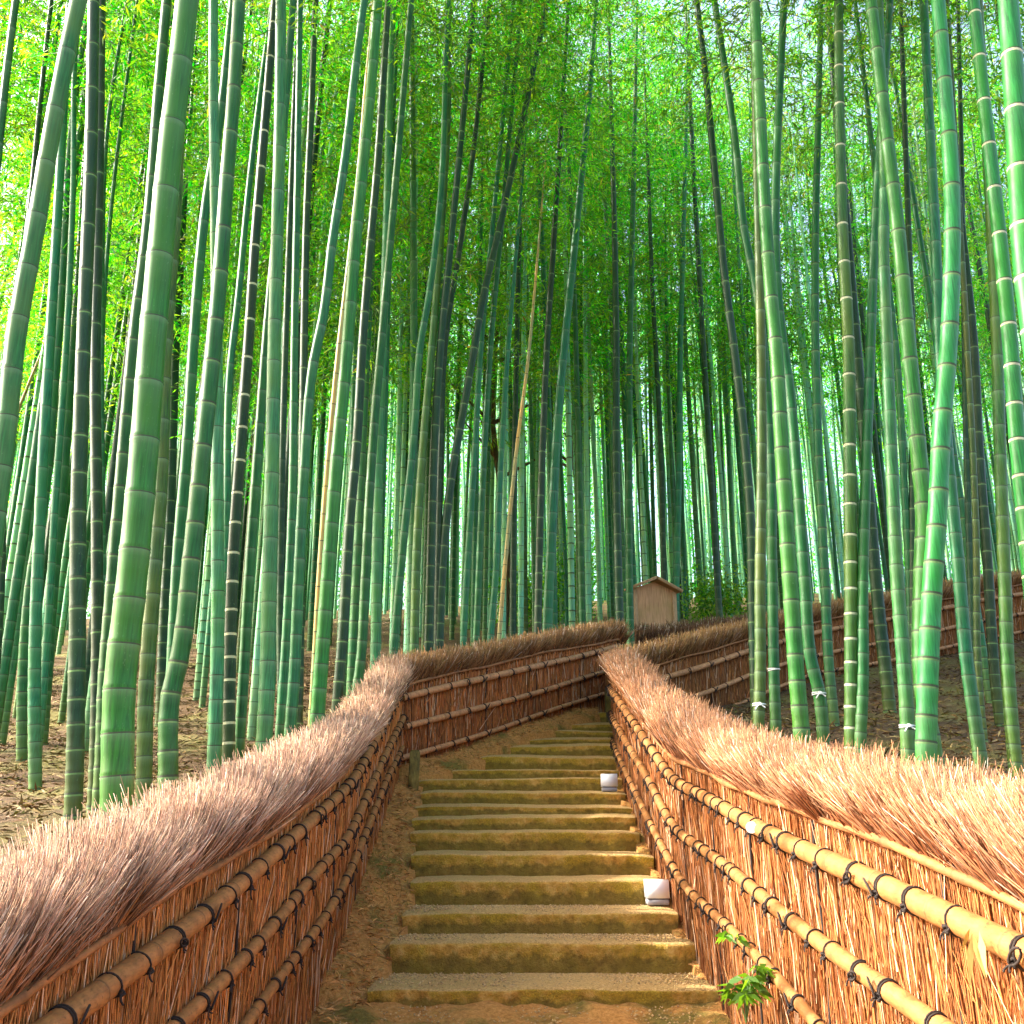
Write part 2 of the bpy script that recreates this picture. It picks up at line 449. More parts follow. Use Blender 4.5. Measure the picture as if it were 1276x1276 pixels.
def grid_mesh(name, xs, ys, zf, mat):
    X, Y = np.meshgrid(xs, ys); Z = zf(X, Y)
    mb = MB(); nx, ny = len(xs), len(ys)
    i = np.arange(nx - 1)[None]; j = (np.arange(ny - 1) * nx)[:, None]
    Fq = np.stack([j + i, j + i + 1, j + nx + i + 1, j + nx + i], -1).reshape(-1, 4)
    mb.add(np.stack([X, Y, Z], -1).reshape(-1, 3), Fq)
    o = mb.build(name, mat, smooth=True); tag(o, kind='structure'); return o
xs = np.concatenate([np.linspace(-120, -12, 30)[:-1], np.linspace(-12, -4, 50)[:-1], np.linspace(-4, 5, 101)[:-1], np.linspace(5, 14, 70)[:-1], np.linspace(14, 120, 30)])
ys = np.concatenate([np.linspace(-30, 0, 20)[:-1], np.linspace(0, 20, 230)[:-1], np.linspace(20, 40, 50)[:-1], np.linspace(40, 160, 30)])
def gz(X, Y):
    Z = ground(X, Y)
    return np.where(poly_in(X, Y, CORR), np.minimum(Z, pathz(X, Y)) - .35, Z)
grid_mesh('ground', xs, ys, gz, M['floor'])
def stepx(Y):
    l = [PT(s[2], s[0], s[4])[0] for s in STEPS]; r = [PT(s[3], s[0], s[4])[0] for s in STEPS]; yy = [s[4] for s in STEPS]
    return np.interp(Y, yy, l), np.interp(Y, yy, r)
def pz(X, Y):
    Z = pathz(X, Y) + .02 * np.sin(X * 9) * np.sin(Y * 7) + .012 * np.sin(X * 23 + Y * 17)
    l, r = stepx(Y)
    d = np.clip((l - X) / .25, 0, 1.2)
    Z = Z + np.where((Y > 6.2) & (Y < 13.4) & (X < l), .07 * d, 0)
    # soil banks up against the left back fence
    lb = np.interp(Y, [B0[1], B1[1]], [B0[0], B1[0]])
    Z = Z + np.where((Y > 10.4) & (Y < 14), np.clip(1 - (X - lb) / .9, 0, 1) * .10, 0)
    Z = np.where((X > l + .05) & (X < r - .03) & (Y > 6.3) & (Y < 13.7), Z - .35, Z)
    return np.where(poly_in(X, Y, CORR_BIG), Z, Z - .6)
CORR_BIG = [(x - .05 if i < len(PA) + 2 else x, y) for i, (x, y) in enumerate(CORR)]
grid_mesh('path', np.linspace(-1.8, 6.5, 170), np.linspace(-2, 18, 380), pz, M['path'])

# ------------------------------------------------------------------ stone steps
st = empty('stone_staircase', (0, 6.2, -1.1))
tag(st, 'mossy stone steps climbing between the two brushwood fences', 'staircase')
for k, (a, b, l, r, Y) in enumerate(STEPS):
    z0 = PT(600, b, Y)[2]; z1 = PT(600, a, Y)[2]
    xl = PT(l, a, Y)[0]; xr = PT(r, a, Y)[0] + .03
    zl_off = .012 * math.sin(k * 1.9)
    if k + 1 < len(STEPS): Yn = STEPS[k + 1][4]; zn = PT(600, STEPS[k + 1][1], Yn)[2]
    else: Yn = Y + .9; zn = z1 + .02
    nu = 150
    U = np.linspace(0, 1, nu)
    # profile: foot, riser rows, lip, tread rows
    prof = [(-.0, z0 - .25), (.0, z0 - .02)] + [(.0, z0 + (z1 - z0) * q) for q in (.15, .3, .45, .6, .75, .88)] + [(.012, z1 - .006), (.035, z1)]
    prof += [(q, z1 + (zn - z1) * (q / (Yn - Y))) for q in np.linspace(.07, Yn - Y + .03, 12)]
    V = []; C = []
    for (dy, z) in prof:
        for u in U:
            x = xl + (xr - xl) * u
            w = .010 * math.sin(x * 7 + k * 2.1) + .008 * math.sin(x * 19 + k * 3.7) + .004 * math.sin(x * 47 + z * 30 + k)
            w += random.uniform(-.002, .002)
            edge = .02 * (abs(2 * u - 1) ** 14)
            wz = .003 * math.sin(x * 5 + k * 1.3) + .0015 * math.sin(x * 17 + k)
            if z > z0 + .5 * (z1 - z0): wz += random.uniform(-.0015, .0015)
            tilt = zl_off * (1 - 2 * u) * (1 if k > 5 else .3)
            h = np.clip((z - z0) / max(.05, z1 - z0), 0, 1)
            under = .012 * math.sin(max(0, min(1, h)) * math.pi)
            V.append((x, Y + dy + (w + edge + under if dy < .05 else 0), z + (wz + tilt - edge * .6 if z > z0 else 0)))
            C.append((h, 0, 0))
    mb = MB(); n = len(prof)
    i = np.arange(nu - 1)[None]; j = (np.arange(n - 1) * nu)[:, None]
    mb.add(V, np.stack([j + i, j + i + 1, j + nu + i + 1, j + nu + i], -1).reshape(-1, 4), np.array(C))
    # side cheeks
    Va = np.array(V).reshape(n, nu, 3)
    for side in (0, nu - 1):
        top = Va[:, side]; bot = top.copy(); bot[:, 2] = z0 - .3; bot[:, 0] += (.03 if side == 0 else -.03)
        vv = np.concatenate([top, bot]); q = np.arange(n - 1)
        mb.add(vv, np.stack([q, q + 1, q + 1 + n, q + n], -1), np.array([.4, 0, 0]))
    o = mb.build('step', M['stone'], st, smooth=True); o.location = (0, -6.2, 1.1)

# loose gravel on the lower treads (uncountable)
mb = MB()
n = 5200
for _ in range(1):
    k = rng.integers(0, 4, n); gy = np.zeros(n); gx = np.zeros(n); gzv = np.zeros(n)
    for i in range(n):
        q = k[i] - 1
        if q < 0:
            Y0, Y1, za, zb = 5.0, 6.16, pathz(0, 5.0), PT(600, 1261, 6.18)[2]; l_, r_ = -1.1, 1.15
            za = pathz(0, 5.0)
        else:
            s0, s1 = STEPS[q], STEPS[q + 1]; Y0, Y1 = s0[4] + .03, s1[4]; za = PT(600, s0[0], s0[4])[2]; zb = PT(600, s1[1], s1[4])[2]
            l_, r_ = PT(s0[2], s0[0], s0[4])[0], PT(s0[3], s0[0], s0[4])[0]
        u = rng.uniform() ** .6; gy[i] = Y0 + (Y1 - Y0) * u; gx[i] = rng.uniform(l_ + .02, r_ - .02)
        gzv[i] = (pathz(0, gy[i]) if q < 0 else za + (zb - za) * u) + .002
    r = rng.uniform(.003, .009, n)
    oc = np.array([(1, 0, 0), (-1, 0, 0), (0, 1, 0), (0, -1, 0), (0, 0, .7), (0, 0, -.7)], float)
    V = np.stack([gx, gy, gzv], 1)[:, None] + oc[None] * r[:, None, None] * rng.uniform(.7, 1.3, (n, 6, 1))
    fo = np.array([(0, 2, 4), (2, 1, 4), (1, 3, 4), (3, 0, 4), (2, 0, 5), (1, 2, 5), (3, 1, 5), (0, 3, 5)])
    g = rng.uniform(.6, 1.2, n)[:, None] * np.array((.66, .44, .20))[None]
    mb.add(V.reshape(-1, 3), (np.arange(n) * 6)[:, None, None].repeat(8, 1) + fo[None] if False else ((np.arange(n) * 6)[:, None, None] + fo[None]).reshape(-1, 3), np.repeat(g, 6, 0))
o = mb.build('gravel', M['litter']); tag(o, 'loose pale gravel strewn over the lowest treads', 'gravel', kind='stuff')

# ------------------------------------------------------------------ fences
def zline(P, tab, off=(0, 0)):
    """height of a drawn line above each plan point, found by following the line in the photograph"""
    xs_ = [a for a, b in tab]; ys_ = [b for a, b in tab]
    out = []
    for x, y in P:
        x += off[0]; y += off[1]; z = 0.0
        for _ in range(25):
            px, _q = px_of(x, y, z)
            if px < xs_[0]: py = ys_[0] + (ys_[1] - ys_[0]) / (xs_[1] - xs_[0]) * (px - xs_[0])
            elif px > xs_[-1]: py = ys_[-1] + (ys_[-1] - ys_[-2]) / (xs_[-1] - xs_[-2]) * (px - xs_[-1])
            else: py = np.interp(px, xs_, ys_)
            u, yy, zz = ray(px, py); z = .5 * z + .5 * zz / yy * y
        out.append(z)
    z = np.array(out)
    k = np.ones(5) / 5
    zp = np.concatenate([np.full(2, z[0]) + (z[0] - z[1]) * np.array([2, 1]), z, np.full(2, z[-1]) + (z[-1] - z[-2]) * np.array([1, 2])])
    return np.convolve(zp, k, 'valid')

def tie_mesh(R, style):
    mb = MB(); th = np.linspace(0, 2 * math.pi, 17)
    rr = .0037
    for dx in ((-.006, .006) if style != 1 else (0,)):
        P = np.stack([np.full(17, dx) + .25 * R * np.sin(th) * (.6), (R + .003) * np.cos(th), (R + .003) * np.sin(th)], 1)
        mb.tube(P, rr, 5, cap=False)
    # knot on the path side (local +Y), slightly below the middle
    c = np.array((0, R * .92 + .004, -R * .55))
    for q in range(3):
        a = np.linspace(0, 2 * math.pi, 9)
        P = c + np.stack([.010 * np.cos(a), .007 * np.sin(a * 2 + q), .010 * np.sin(a + q)], 1)
        mb.tube(P, .0044, 5, cap=False)
    # loose ends
    for e in range(2):
        a = np.linspace(0, 1, 6)
        d = np.array((random.uniform(-.03, .03), random.uniform(.0, .015), -random.uniform(.015, .045)))
        P = c + d * a[:, None] + np.array((.012, 0, 0)) * np.sin(a * 3)[:, None]
        mb.tube(P, .0031, 5)
    if style in (0, 3):      # long bow loop
        a = np.linspace(0, 2 * math.pi, 13); s = 1 if style == 0 else -1
        P = c + np.stack([-s * (.028 - .028 * np.cos(a)), .012 + 0 * a + .006 * np.sin(a), .03 * (1 - np.cos(a)) * .6 + .013 * np.sin(a)], 1)
        mb.tube(P, .0038, 5, cap=False)
    return mb.mesh('rope_tie', M['rope'], True)
TIES = {R: [tie_mesh(R, s) for s in range(4)] for R in (.037, .032, .028)}

def straw_cols(n, base, var, pale=None, pf=.0):
    c = .82 * np.array(base)[None] * rng.uniform(1 - var, 1 + var, (n, 1)) * rng.uniform(.92, 1.08, (n, 3))
    if pale is not None:
        m = rng.uniform(size=n) < pf
        c[m] = np.array(pale)[None] * rng.uniform(.8, 1.1, (m.sum(), 1))
    return np.clip(c, .005, .95)

CL = rng.normal(size=(997, 3))
def fence(P, side, crest, thin, rails, base, label, rad_k, dens, crest_off=.2, railmat='rail', seams=1.0, tie_gap=.235, tilt=0.0, crest_tip=(.66, .42, .28), crest_base=(.34, .15, .06), facecol=(.46, .20, .075), thick=.055, minbase=None):
    """P plan points; side: unit sign so that path side = side * left normal; lines as pixel tables"""
    P = np.asarray(P); n = len(P)
    T = np.gradient(P, axis=0); T /= np.linalg.norm(T, axis=1)[:, None]
    N = np.stack([-T[:, 1], T[:, 0]], 1) * side            # towards the viewer's side
    zc = np.array([zline([p - N[i] * crest_off], crest)[0] if False else 0 for i, p in enumerate(P)])
    zc = zline(P - N * crest_off, crest); zt = zline(P + N * .05, thin)
    zr = [zline(P + N * .09, r) for r in rails]
    zb = zline(P, base) if isinstance(base, list) else base(P)
    zc = np.maximum(zc, zt + .14)
    d = np.concatenate([[0], np.cumsum(np.linalg.norm(np.diff(P, axis=0), axis=1))]); Ltot = d[-1]
    root = empty('brushwood_fence', (P[n // 2][0], P[n // 2][1], zb[n // 2])); tag(root, label, 'fence')
    loc = -np.array(root.location)
    def fin(mb, name, mat, smooth=False, parent=root):
        o = mb.build(name, mat, parent, smooth=smooth)
        if parent is root: o.location = tuple(loc)
        return o
    def at(s):
        i = np.interp(s, d, np.arange(n))
        f = lambda a: np.interp(i, np.arange(n), a)
        return f
    # panel: body plus loose straws on both faces
    mb = MB()
    zlow = zb - .35
    rows = [zlow, zb + .5 * (zt - zb), zt + .02]
    V = []
    for s_ in (1, -1):
        for z in rows: V.append(np.column_stack([P + N * thick * s_, z]))
    V = np.concatenate(V); q = np.arange(n - 1); Fq = []
    for a, b in ((0, 1), (1, 2), (4, 3), (5, 4), (2, 5)):
        Fq.append(np.stack([q + a * n, q + 1 + a * n, q + 1 + b * n, q + b * n], 1))
    mb.add(V, np.concatenate(Fq), mat=1)
    for e in (0, n - 1): mb.add(V[[e, e + n, e + 2 * n, e + 5 * n, e + 4 * n, e + 3 * n]], [(0, 1, 2, 3, 4, 5)], mat=1)
    for s_, dn in ((1, 1.0), (-1, .35)):
        step = .5
        for s0 in np.arange(0, Ltot, step):
            ym = np.interp(s0 + .25, d, P[:, 1]); kk = np.clip(ym / 4.0, .8, 3.2)
            cnt = int(dens * dn * step / kk)
            s = rng.uniform(s0, min(s0 + step, Ltot), cnt); f = at(s)
            x, y, a, b = f(P[:, 0]), f(P[:, 1]), f(zb), f(zt); nx, ny, tx, ty = f(N[:, 0]), f(N[:, 1]), f(T[:, 0]), f(T[:, 1])
            h = rng.uniform(-.12, 1, cnt); L = rng.uniform(.22, .55, cnt)
            z = a - .03 + h * (b - a)
            off = (thick + rng.uniform(.0, .022, cnt)) * s_
            lean = rng.normal(tilt, .10, cnt); wild = rng.uniform(size=cnt) < .09; lean[wild] += rng.normal(0, .5, wild.sum())
            outl = rng.normal(0, .018, cnt) * 1.0; outl[wild] += .08
            D = np.stack([tx * lean + nx * outl * s_, ty * lean + ny * outl * s_, np.ones(cnt)], 1); D /= np.linalg.norm(D, axis=1)[:, None]
            L = np.minimum(L, (b + .03 - z) / D[:, 2]); L = np.maximum(L, .04)
            Bp = np.stack([x + nx * off, y + ny * off, z], 1)
            low = (h < .25).astype(float)[:, None]
            c = straw_cols(cnt, facecol, .42, (.72, .46, .27), .10)
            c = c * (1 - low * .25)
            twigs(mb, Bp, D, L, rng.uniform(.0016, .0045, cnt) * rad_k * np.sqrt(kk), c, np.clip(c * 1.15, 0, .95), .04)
    fin(mb, 'brushwood_panel', [M['straw'], M['core']])
    # crest: broom of cut tips
    mb = MB()
    V = []
    hh = zc - zt
    V.append(np.column_stack([P + N * (thick + .005), zt - .02])); V.append(np.column_stack([P + N * .11, zt + hh * .72]))
    V.append(np.column_stack([P - N * .11, zt + hh * .72])); V.append(np.column_stack([P - N * (thick + .005), zt - .02]))
    V = np.concatenate(V); Fq = []
    for a, b in ((0, 1), (1, 2), (2, 3)): Fq.append(np.stack([q + a * n, q + 1 + a * n, q + 1 + b * n, q + b * n], 1))
    mb.add(V, np.concatenate(Fq), mat=1)
    for e in (0, n - 1): mb.add(V[[e, e + n, e + 2 * n, e + 3 * n]], [(0, 1, 2, 3)], mat=1)
    step = .25
    for s0 in np.arange(-.08, Ltot + .08, step):
        ym = np.interp(s0 + .12, d, P[:, 1]); kk = np.clip(ym / 4.0, .75, 3.0)
        cnt = int(dens * 2.5 * step / kk)
        s = rng.uniform(s0, s0 + step, cnt); f = at(np.clip(s, 0, Ltot)); ex = (s - np.clip(s, 0, Ltot))
        nx, ny, tx, ty = f(N[:, 0]), f(N[:, 1]), f(T[:, 0]), f(T[:, 1])
        x, y, a, c_ = f(P[:, 0]) + tx * ex, f(P[:, 1]) + ty * ex, f(zt), f(zc)
        w = rng.uniform(-1, 1, cnt)
        m = rng.uniform(size=cnt) < .5; w[m] = np.abs(w[m]) ** .35 * np.where(rng.uniform(size=m.sum()) < .68, 1, -1)
        lump = 1 + .05 * np.sin(s * 9.0) + .04 * np.sin(s * 23)
        htip = (c_ - a) * (1.0 - .30 * np.abs(w) ** 3 * (w > 0) - .12 * np.abs(w) ** 3 * (w < 0)) * lump
        low = rng.uniform(size=cnt) < .30
        st_ = np.where(low, rng.uniform(0, .6, cnt), 0)
        st_ = np.where(np.abs(w) > .75, st_, 0)
        b0 = w * .055 + np.where(w > 0, .012, -.012) + w * st_ * .09
        tl = w * .165 + rng.normal(0, .026, cnt)
        zb_ = a - .04 + st_ * htip
        zt_ = a + htip * np.where(st_ > 0, np.minimum(1, st_ + .55), 1) + rng.normal(0, .014, cnt)
        al = rng.normal(.03, .055, cnt); wild = rng.uniform(size=cnt) < .06; al[wild] += rng.normal(0, .12, wild.sum()); zt_[wild] += rng.uniform(-.02, .04, wild.sum())
        cid = (np.floor(s / .032).astype(int) * 7 + np.floor((w + 1) * 4).astype(int)) % 997
        al += CL[cid, 0] * .045; tl += CL[cid, 1] * .030; zt_ += CL[cid, 2] * .014
        Bp = np.stack([x + nx * b0, y + ny * b0, zb_], 1)
        Tp = np.stack([x + nx * tl + tx * al, y + ny * tl + ty * al, zt_], 1)
        D = Tp - Bp; L = np.linalg.norm(D, axis=1); D /= L[:, None]
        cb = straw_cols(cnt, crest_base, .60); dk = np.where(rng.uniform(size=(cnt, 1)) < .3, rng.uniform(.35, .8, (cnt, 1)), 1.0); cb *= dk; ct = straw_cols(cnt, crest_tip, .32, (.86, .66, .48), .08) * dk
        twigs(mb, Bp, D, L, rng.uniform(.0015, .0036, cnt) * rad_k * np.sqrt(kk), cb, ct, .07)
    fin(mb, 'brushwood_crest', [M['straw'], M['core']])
    # thin rod under the crest
    s = np.arange(0, Ltot, .05); f = at(s)
    mb = MB()
    wob = .006 * np.sin(s * 3.1) + .004 * np.sin(s * 7.7)
    Pr = np.stack([f(P[:, 0]) + f(N[:, 0]) * (thick + .042), f(P[:, 1]) + f(N[:, 1]) * (thick + .042), f(zt) + wob], 1)
    rr = .0145 * (1 + .12 * np.sin(s * 5.0)) * (1 + .25 * (np.mod(s, .43) < .05))
    mb.tube(Pr, rr, 8, col=np.column_stack([(np.mod(s, .43) < .05) * .8, s * 0, s * 0]))
    fin(mb, 'rail', M['rail_thin'], True)
    # the big split-bamboo rails with their ties
    for ri, (z, R) in enumerate(zip(zr, (.037, .032, .028))):
        mb = MB(); node = .36 + .04 * ri; ph = .13 * ri
        s = []
        cur = -.02
        ks = np.arange(-ph, Ltot + .4, node)
        pts = []
        for a in ks:
            for dd, k_, dk in ((-.03, 1.0, 0), (-.008, 1.03, .1), (-.003, 1.055, .6), (0.0, .99, 1), (.003, 1.05, .6), (.010, 1.02, .1), (.04, .985, 0), (.12, .98, 0), (.2, .985, 0), (.27, .99, 0)):
                if 0 <= a + dd <= Ltot: pts.append((a + dd, k_, dk))
        pts = np.array(sorted(pts)); s = pts[:, 0]; f = at(s)
        taper = 1 + .05 * np.sin(s * .9 + ri)
        off = thick + .018 + R
        Pr = np.stack([f(P[:, 0]) + f(N[:, 0]) * off, f(P[:, 1]) + f(N[:, 1]) * off, f(z) + .008 * np.sin(s * 1.7 + ri)], 1)
        mb.tube(Pr, R * pts[:, 1] * taper, 14, col=np.column_stack([pts[:, 2], s * 0, s * 0]))
        ro = fin(mb, 'rail', M[railmat], True)
        k = 0
        for a in np.arange(.1 + .05 * ri, Ltot - .05, tie_gap):
            a = a + random.uniform(-.06, .06); g = at(a)
            p = np.array((g(P[:, 0]) + g(N[:, 0]) * off, g(P[:, 1]) + g(N[:, 1]) * off, g(z) + .008 * math.sin(a * 1.7 + ri)))
            g2 = at(a + .05)
            p2 = np.array((g2(P[:, 0]) + g2(N[:, 0]) * off, g2(P[:, 1]) + g2(N[:, 1]) * off, g2(z)))
            X = Vector(p2 - p).normalized(); Yv = Vector((float(g(N[:, 0])), float(g(N[:, 1])), 0)); Z = X.cross(Yv)
            if Z.z < 0: X = -X; Z = X.cross(Yv)
            Z.normalize(); Yv = Z.cross(X)
            o = bpy.data.objects.new('rope_tie', TIES[R][k % 4 if k % 5 else 1]); COL.objects.link(o); o.parent = ro
            o.matrix_local = Matrix.Translation(Vector(p)) @ Matrix((X, Yv, Z)).transposed().to_4x4()
            k += 1
    # dark joints between the brushwood panels
    for a in np.arange(.45, Ltot, seams):
        g = at(a); zz = np.linspace(float(g(zb)) + .02, float(g(zt)), 12); mb = MB()
        o_ = thick + .021
        mb.tube(np.stack([g(P[:, 0]) + g(N[:, 0]) * o_ + .006 * np.sin(zz * 9), np.full(12, g(P[:, 1]) + g(N[:, 1]) * o_), zz], 1), .0062, 5)
        fin(mb, 'joint_cord', M['rope'])
    return dict(P=P, N=N, T=T, zc=zc, zt=zt, zr=zr, zb=zb, d=d)

A_crest = line((0,1055),(67,1028),(135,1008),(202,984),(270,954),(337,925),(400,898),(425,879),(450,848),(470,822))
A_thin = line((0,1244),(141,1153),(202,1109),(256,1077),(313,1046),(354,1018),(398,984),(430,950),(461,912),(492,866))
A_main = line((0,1320),(84,1259),(168,1196),(219,1159),(270,1119),(320,1078),(357,1048),(391,1018),(430,981),(448,953),(467,915),(489,874))
A_sec = line((100,1382),(229,1264),(286,1210),(337,1156),(371,1112),(404,1072),(430,1045),(454,993),(480,937),(492,912))
A_third = line((200,1430),(313,1264),(357,1203),(398,1149),(430,1095),(461,1022),(480,971),(489,953))
fA = fence(PA, -1, A_crest, A_thin, [A_main, A_sec, A_third], lambda P: pathz(P[:, 0], P[:, 1]), 'long brushwood fence running along the left side of the steps to the corner',
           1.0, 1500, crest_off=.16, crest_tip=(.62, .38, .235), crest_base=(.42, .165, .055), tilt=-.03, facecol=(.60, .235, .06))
B_crest = line((470,820),(500,815),(525,811),(560,808),(608,799),(671,788),(733,777),(768,775))
B_thin = line((495,857),(545,843),(608,829),(677,813),(733,804),(768,797.5))
B_main = line((494,871),(545,859),(608,844.6),(677,827),(733,815),(768,806))
B_sec = line((494,909),(545,896),(608,879),(677,860),(733,843),(765,834.5))
B_third = line((492,948),(545,932),(608,912),(677,888),(752,865))
B_base = line((498,968),(567,949),(595,937),(639,918),(686,899),(749,876))
fB = fence(PB, -1, B_crest, B_thin, [B_main, B_sec, B_third], B_base, 'brown brushwood fence crossing behind the upper steps, facing the viewer',
           1.0, 1500, crest_off=.12, railmat='rail_pink', tie_gap=.30, crest_tip=(.52, .27, .10), crest_base=(.28, .11, .035), facecol=(.60, .215, .06))
C_crest = line((762,812),(790,812),(809,828),(821,842),(833,854),(861,869),(895,885),(947,910),(1015,932),(1082,937),(1149,954),(1217,962),(1276,969))
C_thin = line((770,850),(776,857),(792,876),(814,906),(834,936),(860,951),(913,974),(981,1001),(1048,1026),(1116,1045),(1183,1068),(1274,1119))
C_main = line((773,873),(794,903),(821,940),(837,967),(846,976),(913,1011),(981,1045),(1048,1075),(1116,1107),(1183,1142),(1276,1186))
C_sec = line((770,903),(787,934),(811,971),(834,1018),(846,1035),(913,1085),(981,1139),(1048,1186),(1116,1233),(1166,1270),(1276,1350))
C_third = line((772,940),(790,981),(811,1025),(834,1068),(853,1102),(913,1159),(981,1230),(1014,1267),(1100,1365))
fC = fence(PC, 1, C_crest, C_thin, [C_main, C_sec, C_third], lambda P: pathz(P[:, 0], P[:, 1]), 'sunlit orange brushwood fence bordering the right side of the steps',
           1.0, 1500, crest_off=.14, crest_tip=(.56, .275, .13), crest_base=(.36, .12, .04), tilt=.03, facecol=(.42, .155, .043))
D_crest = line((770,808),(788,802),(814,799),(843,790),(878,783),(912,776),(938,772),(1012,752),(1038,749),(1106,739),(1183,722),(1276,711))
D_thin = line((780,842),(814,831),(843,821),(878,812),(912,802),(938,794),(1012,775.5),(1183,746),(1276,728))
D_main = line((828,845),(861,836),(895,824),(938,808),(1012,789),(1106,772),(1212,750),(1276,740))
D_sec = line((862,869),(895,857),(938,838),(1003,820),(1106,799),(1209,777),(1276,764))
D_third = line((893,888),(938,869),(1012,840),(1112,822),(1224,797),(1276,786))
D_base = line((850,925),(893,906),(938,893),(1083,858),(1224,822),(1276,814))
fD = fence(PD, -1, D_crest, D_thin, [D_main, D_sec, D_third], D_base, 'dark brushwood fence turning away uphill behind the right bamboo clump',
           1.0, 1300, crest_off=.12, railmat='rail_pink', tie_gap=.32, crest_tip=(.62, .33, .12), crest_base=(.30, .12, .035), facecol=(.48, .19, .055))
E_crest = line((795,780),(826,778),(861,774),(895,770),(936,766),(1276,716))
sh = lambda tab, k: [(a, b + k) for a, b in tab]
fE = fence(PE, -1, E_crest, sh(E_crest, 24), [sh(E_crest, 34), sh(E_crest, 60), sh(E_crest, 84)], lambda P: zline(P, sh(E_crest, 105)), 'far strip of brushwood fence showing only its crest below the wooden notice board',
           1.1, 1100, crest_off=.1, railmat='rail_pink', tie_gap=.45, crest_tip=(.30, .15, .07), crest_base=(.16, .07, .03), facecol=(.26, .10, .04))

# ------------------------------------------------------------------ bamboo
def culm_profile(H, dia, seed=0):
    rd = random.Random(seed); h = -.25; nodes = []
    hh = 0.02
    while hh < H:
        nodes.append(hh); hh += (min(.42, .13 + .065 * hh) if hh < 5 else max(.25, .45 - .012 * (hh - 5))) * (.6 + dia * 3.4) * rd.uniform(.92, 1.08)
    return nodes
def culm_mesh(curve, H, dia, tint, ring, n=12, seed=0, low=False):
    """curve(h) -> xyz relative to the base at height h along the culm"""
    nodes = culm_profile(H, dia, seed)
    # profile rings: height, radius factor, bloom
    prof = [(-.3, 1.08, 0)]
    bandw = .007
    for i, h in enumerate(nodes):
        if low: prof += [(h - .010, 1.0, .3), (h + .010, 1.0, 0)]
        else: prof += [(h - .045, 1.0, .25), (h - .018, 1.0, .8), (h - .007, 1.035, 1), (h + .001, 1.0, 0), (h + .008, 1.03, 0), (h + .022, .985, 0)]
        if i + 1 < len(nodes) and not low: prof.append(((h + nodes[i + 1]) / 2, .975, 0))
    prof.append((H, .3, 0))
    prof = sorted(prof); hs = np.array([p[0] for p in prof])
    keep = np.concatenate([[True], np.diff(hs) > 1e-4]); hs = hs[keep]
    k = np.array([p[1] for p in prof])[keep]; bl = np.array([p[2] for p in prof])[keep]
    x = np.clip(hs / H, 0, 1)
    R = dia / 2 * (1 - .55 * x ** 1.3 - .42 * x ** 6) * k
    P = curve(hs)
    C = np.column_stack([bl, np.clip(hs / .8, 0, 1), np.zeros(len(hs))])
    # per segment material: 0 culm, 1 dark node line, 2 pale node line
    nd = np.array(nodes); mid = (hs[:-1] + hs[1:]) / 2
    dist = mid[:, None] - nd[None]; j = np.abs(dist).argmin(1); dv = dist[np.arange(len(mid)), j]
    if low: mt = np.where(np.abs(dv) < .009, 1 if ring == 'd' else 2, 0)
    elif ring == 'w': mt = np.where((dv > -.0175) & (dv < .0008), 2, np.where((dv >= .0008) & (dv < .0075), 1, 0))
    elif ring == 'd': mt = np.where((dv > -.0068) & (dv < .0012), 1, 0)
    else: mt = np.where((dv > -.0175) & (dv < -.0065), 2, np.where((dv >= -.0065) & (dv < .0075), 1, 0))
    mb = MB(); mb.tube(P, R, n, C, 0, True, mt)
    me = mb.mesh('culm', [M['culm_' + tint], M['node_dark'], M['node_pale' if ring == 'w' else 'node_soft']], True)
    return me

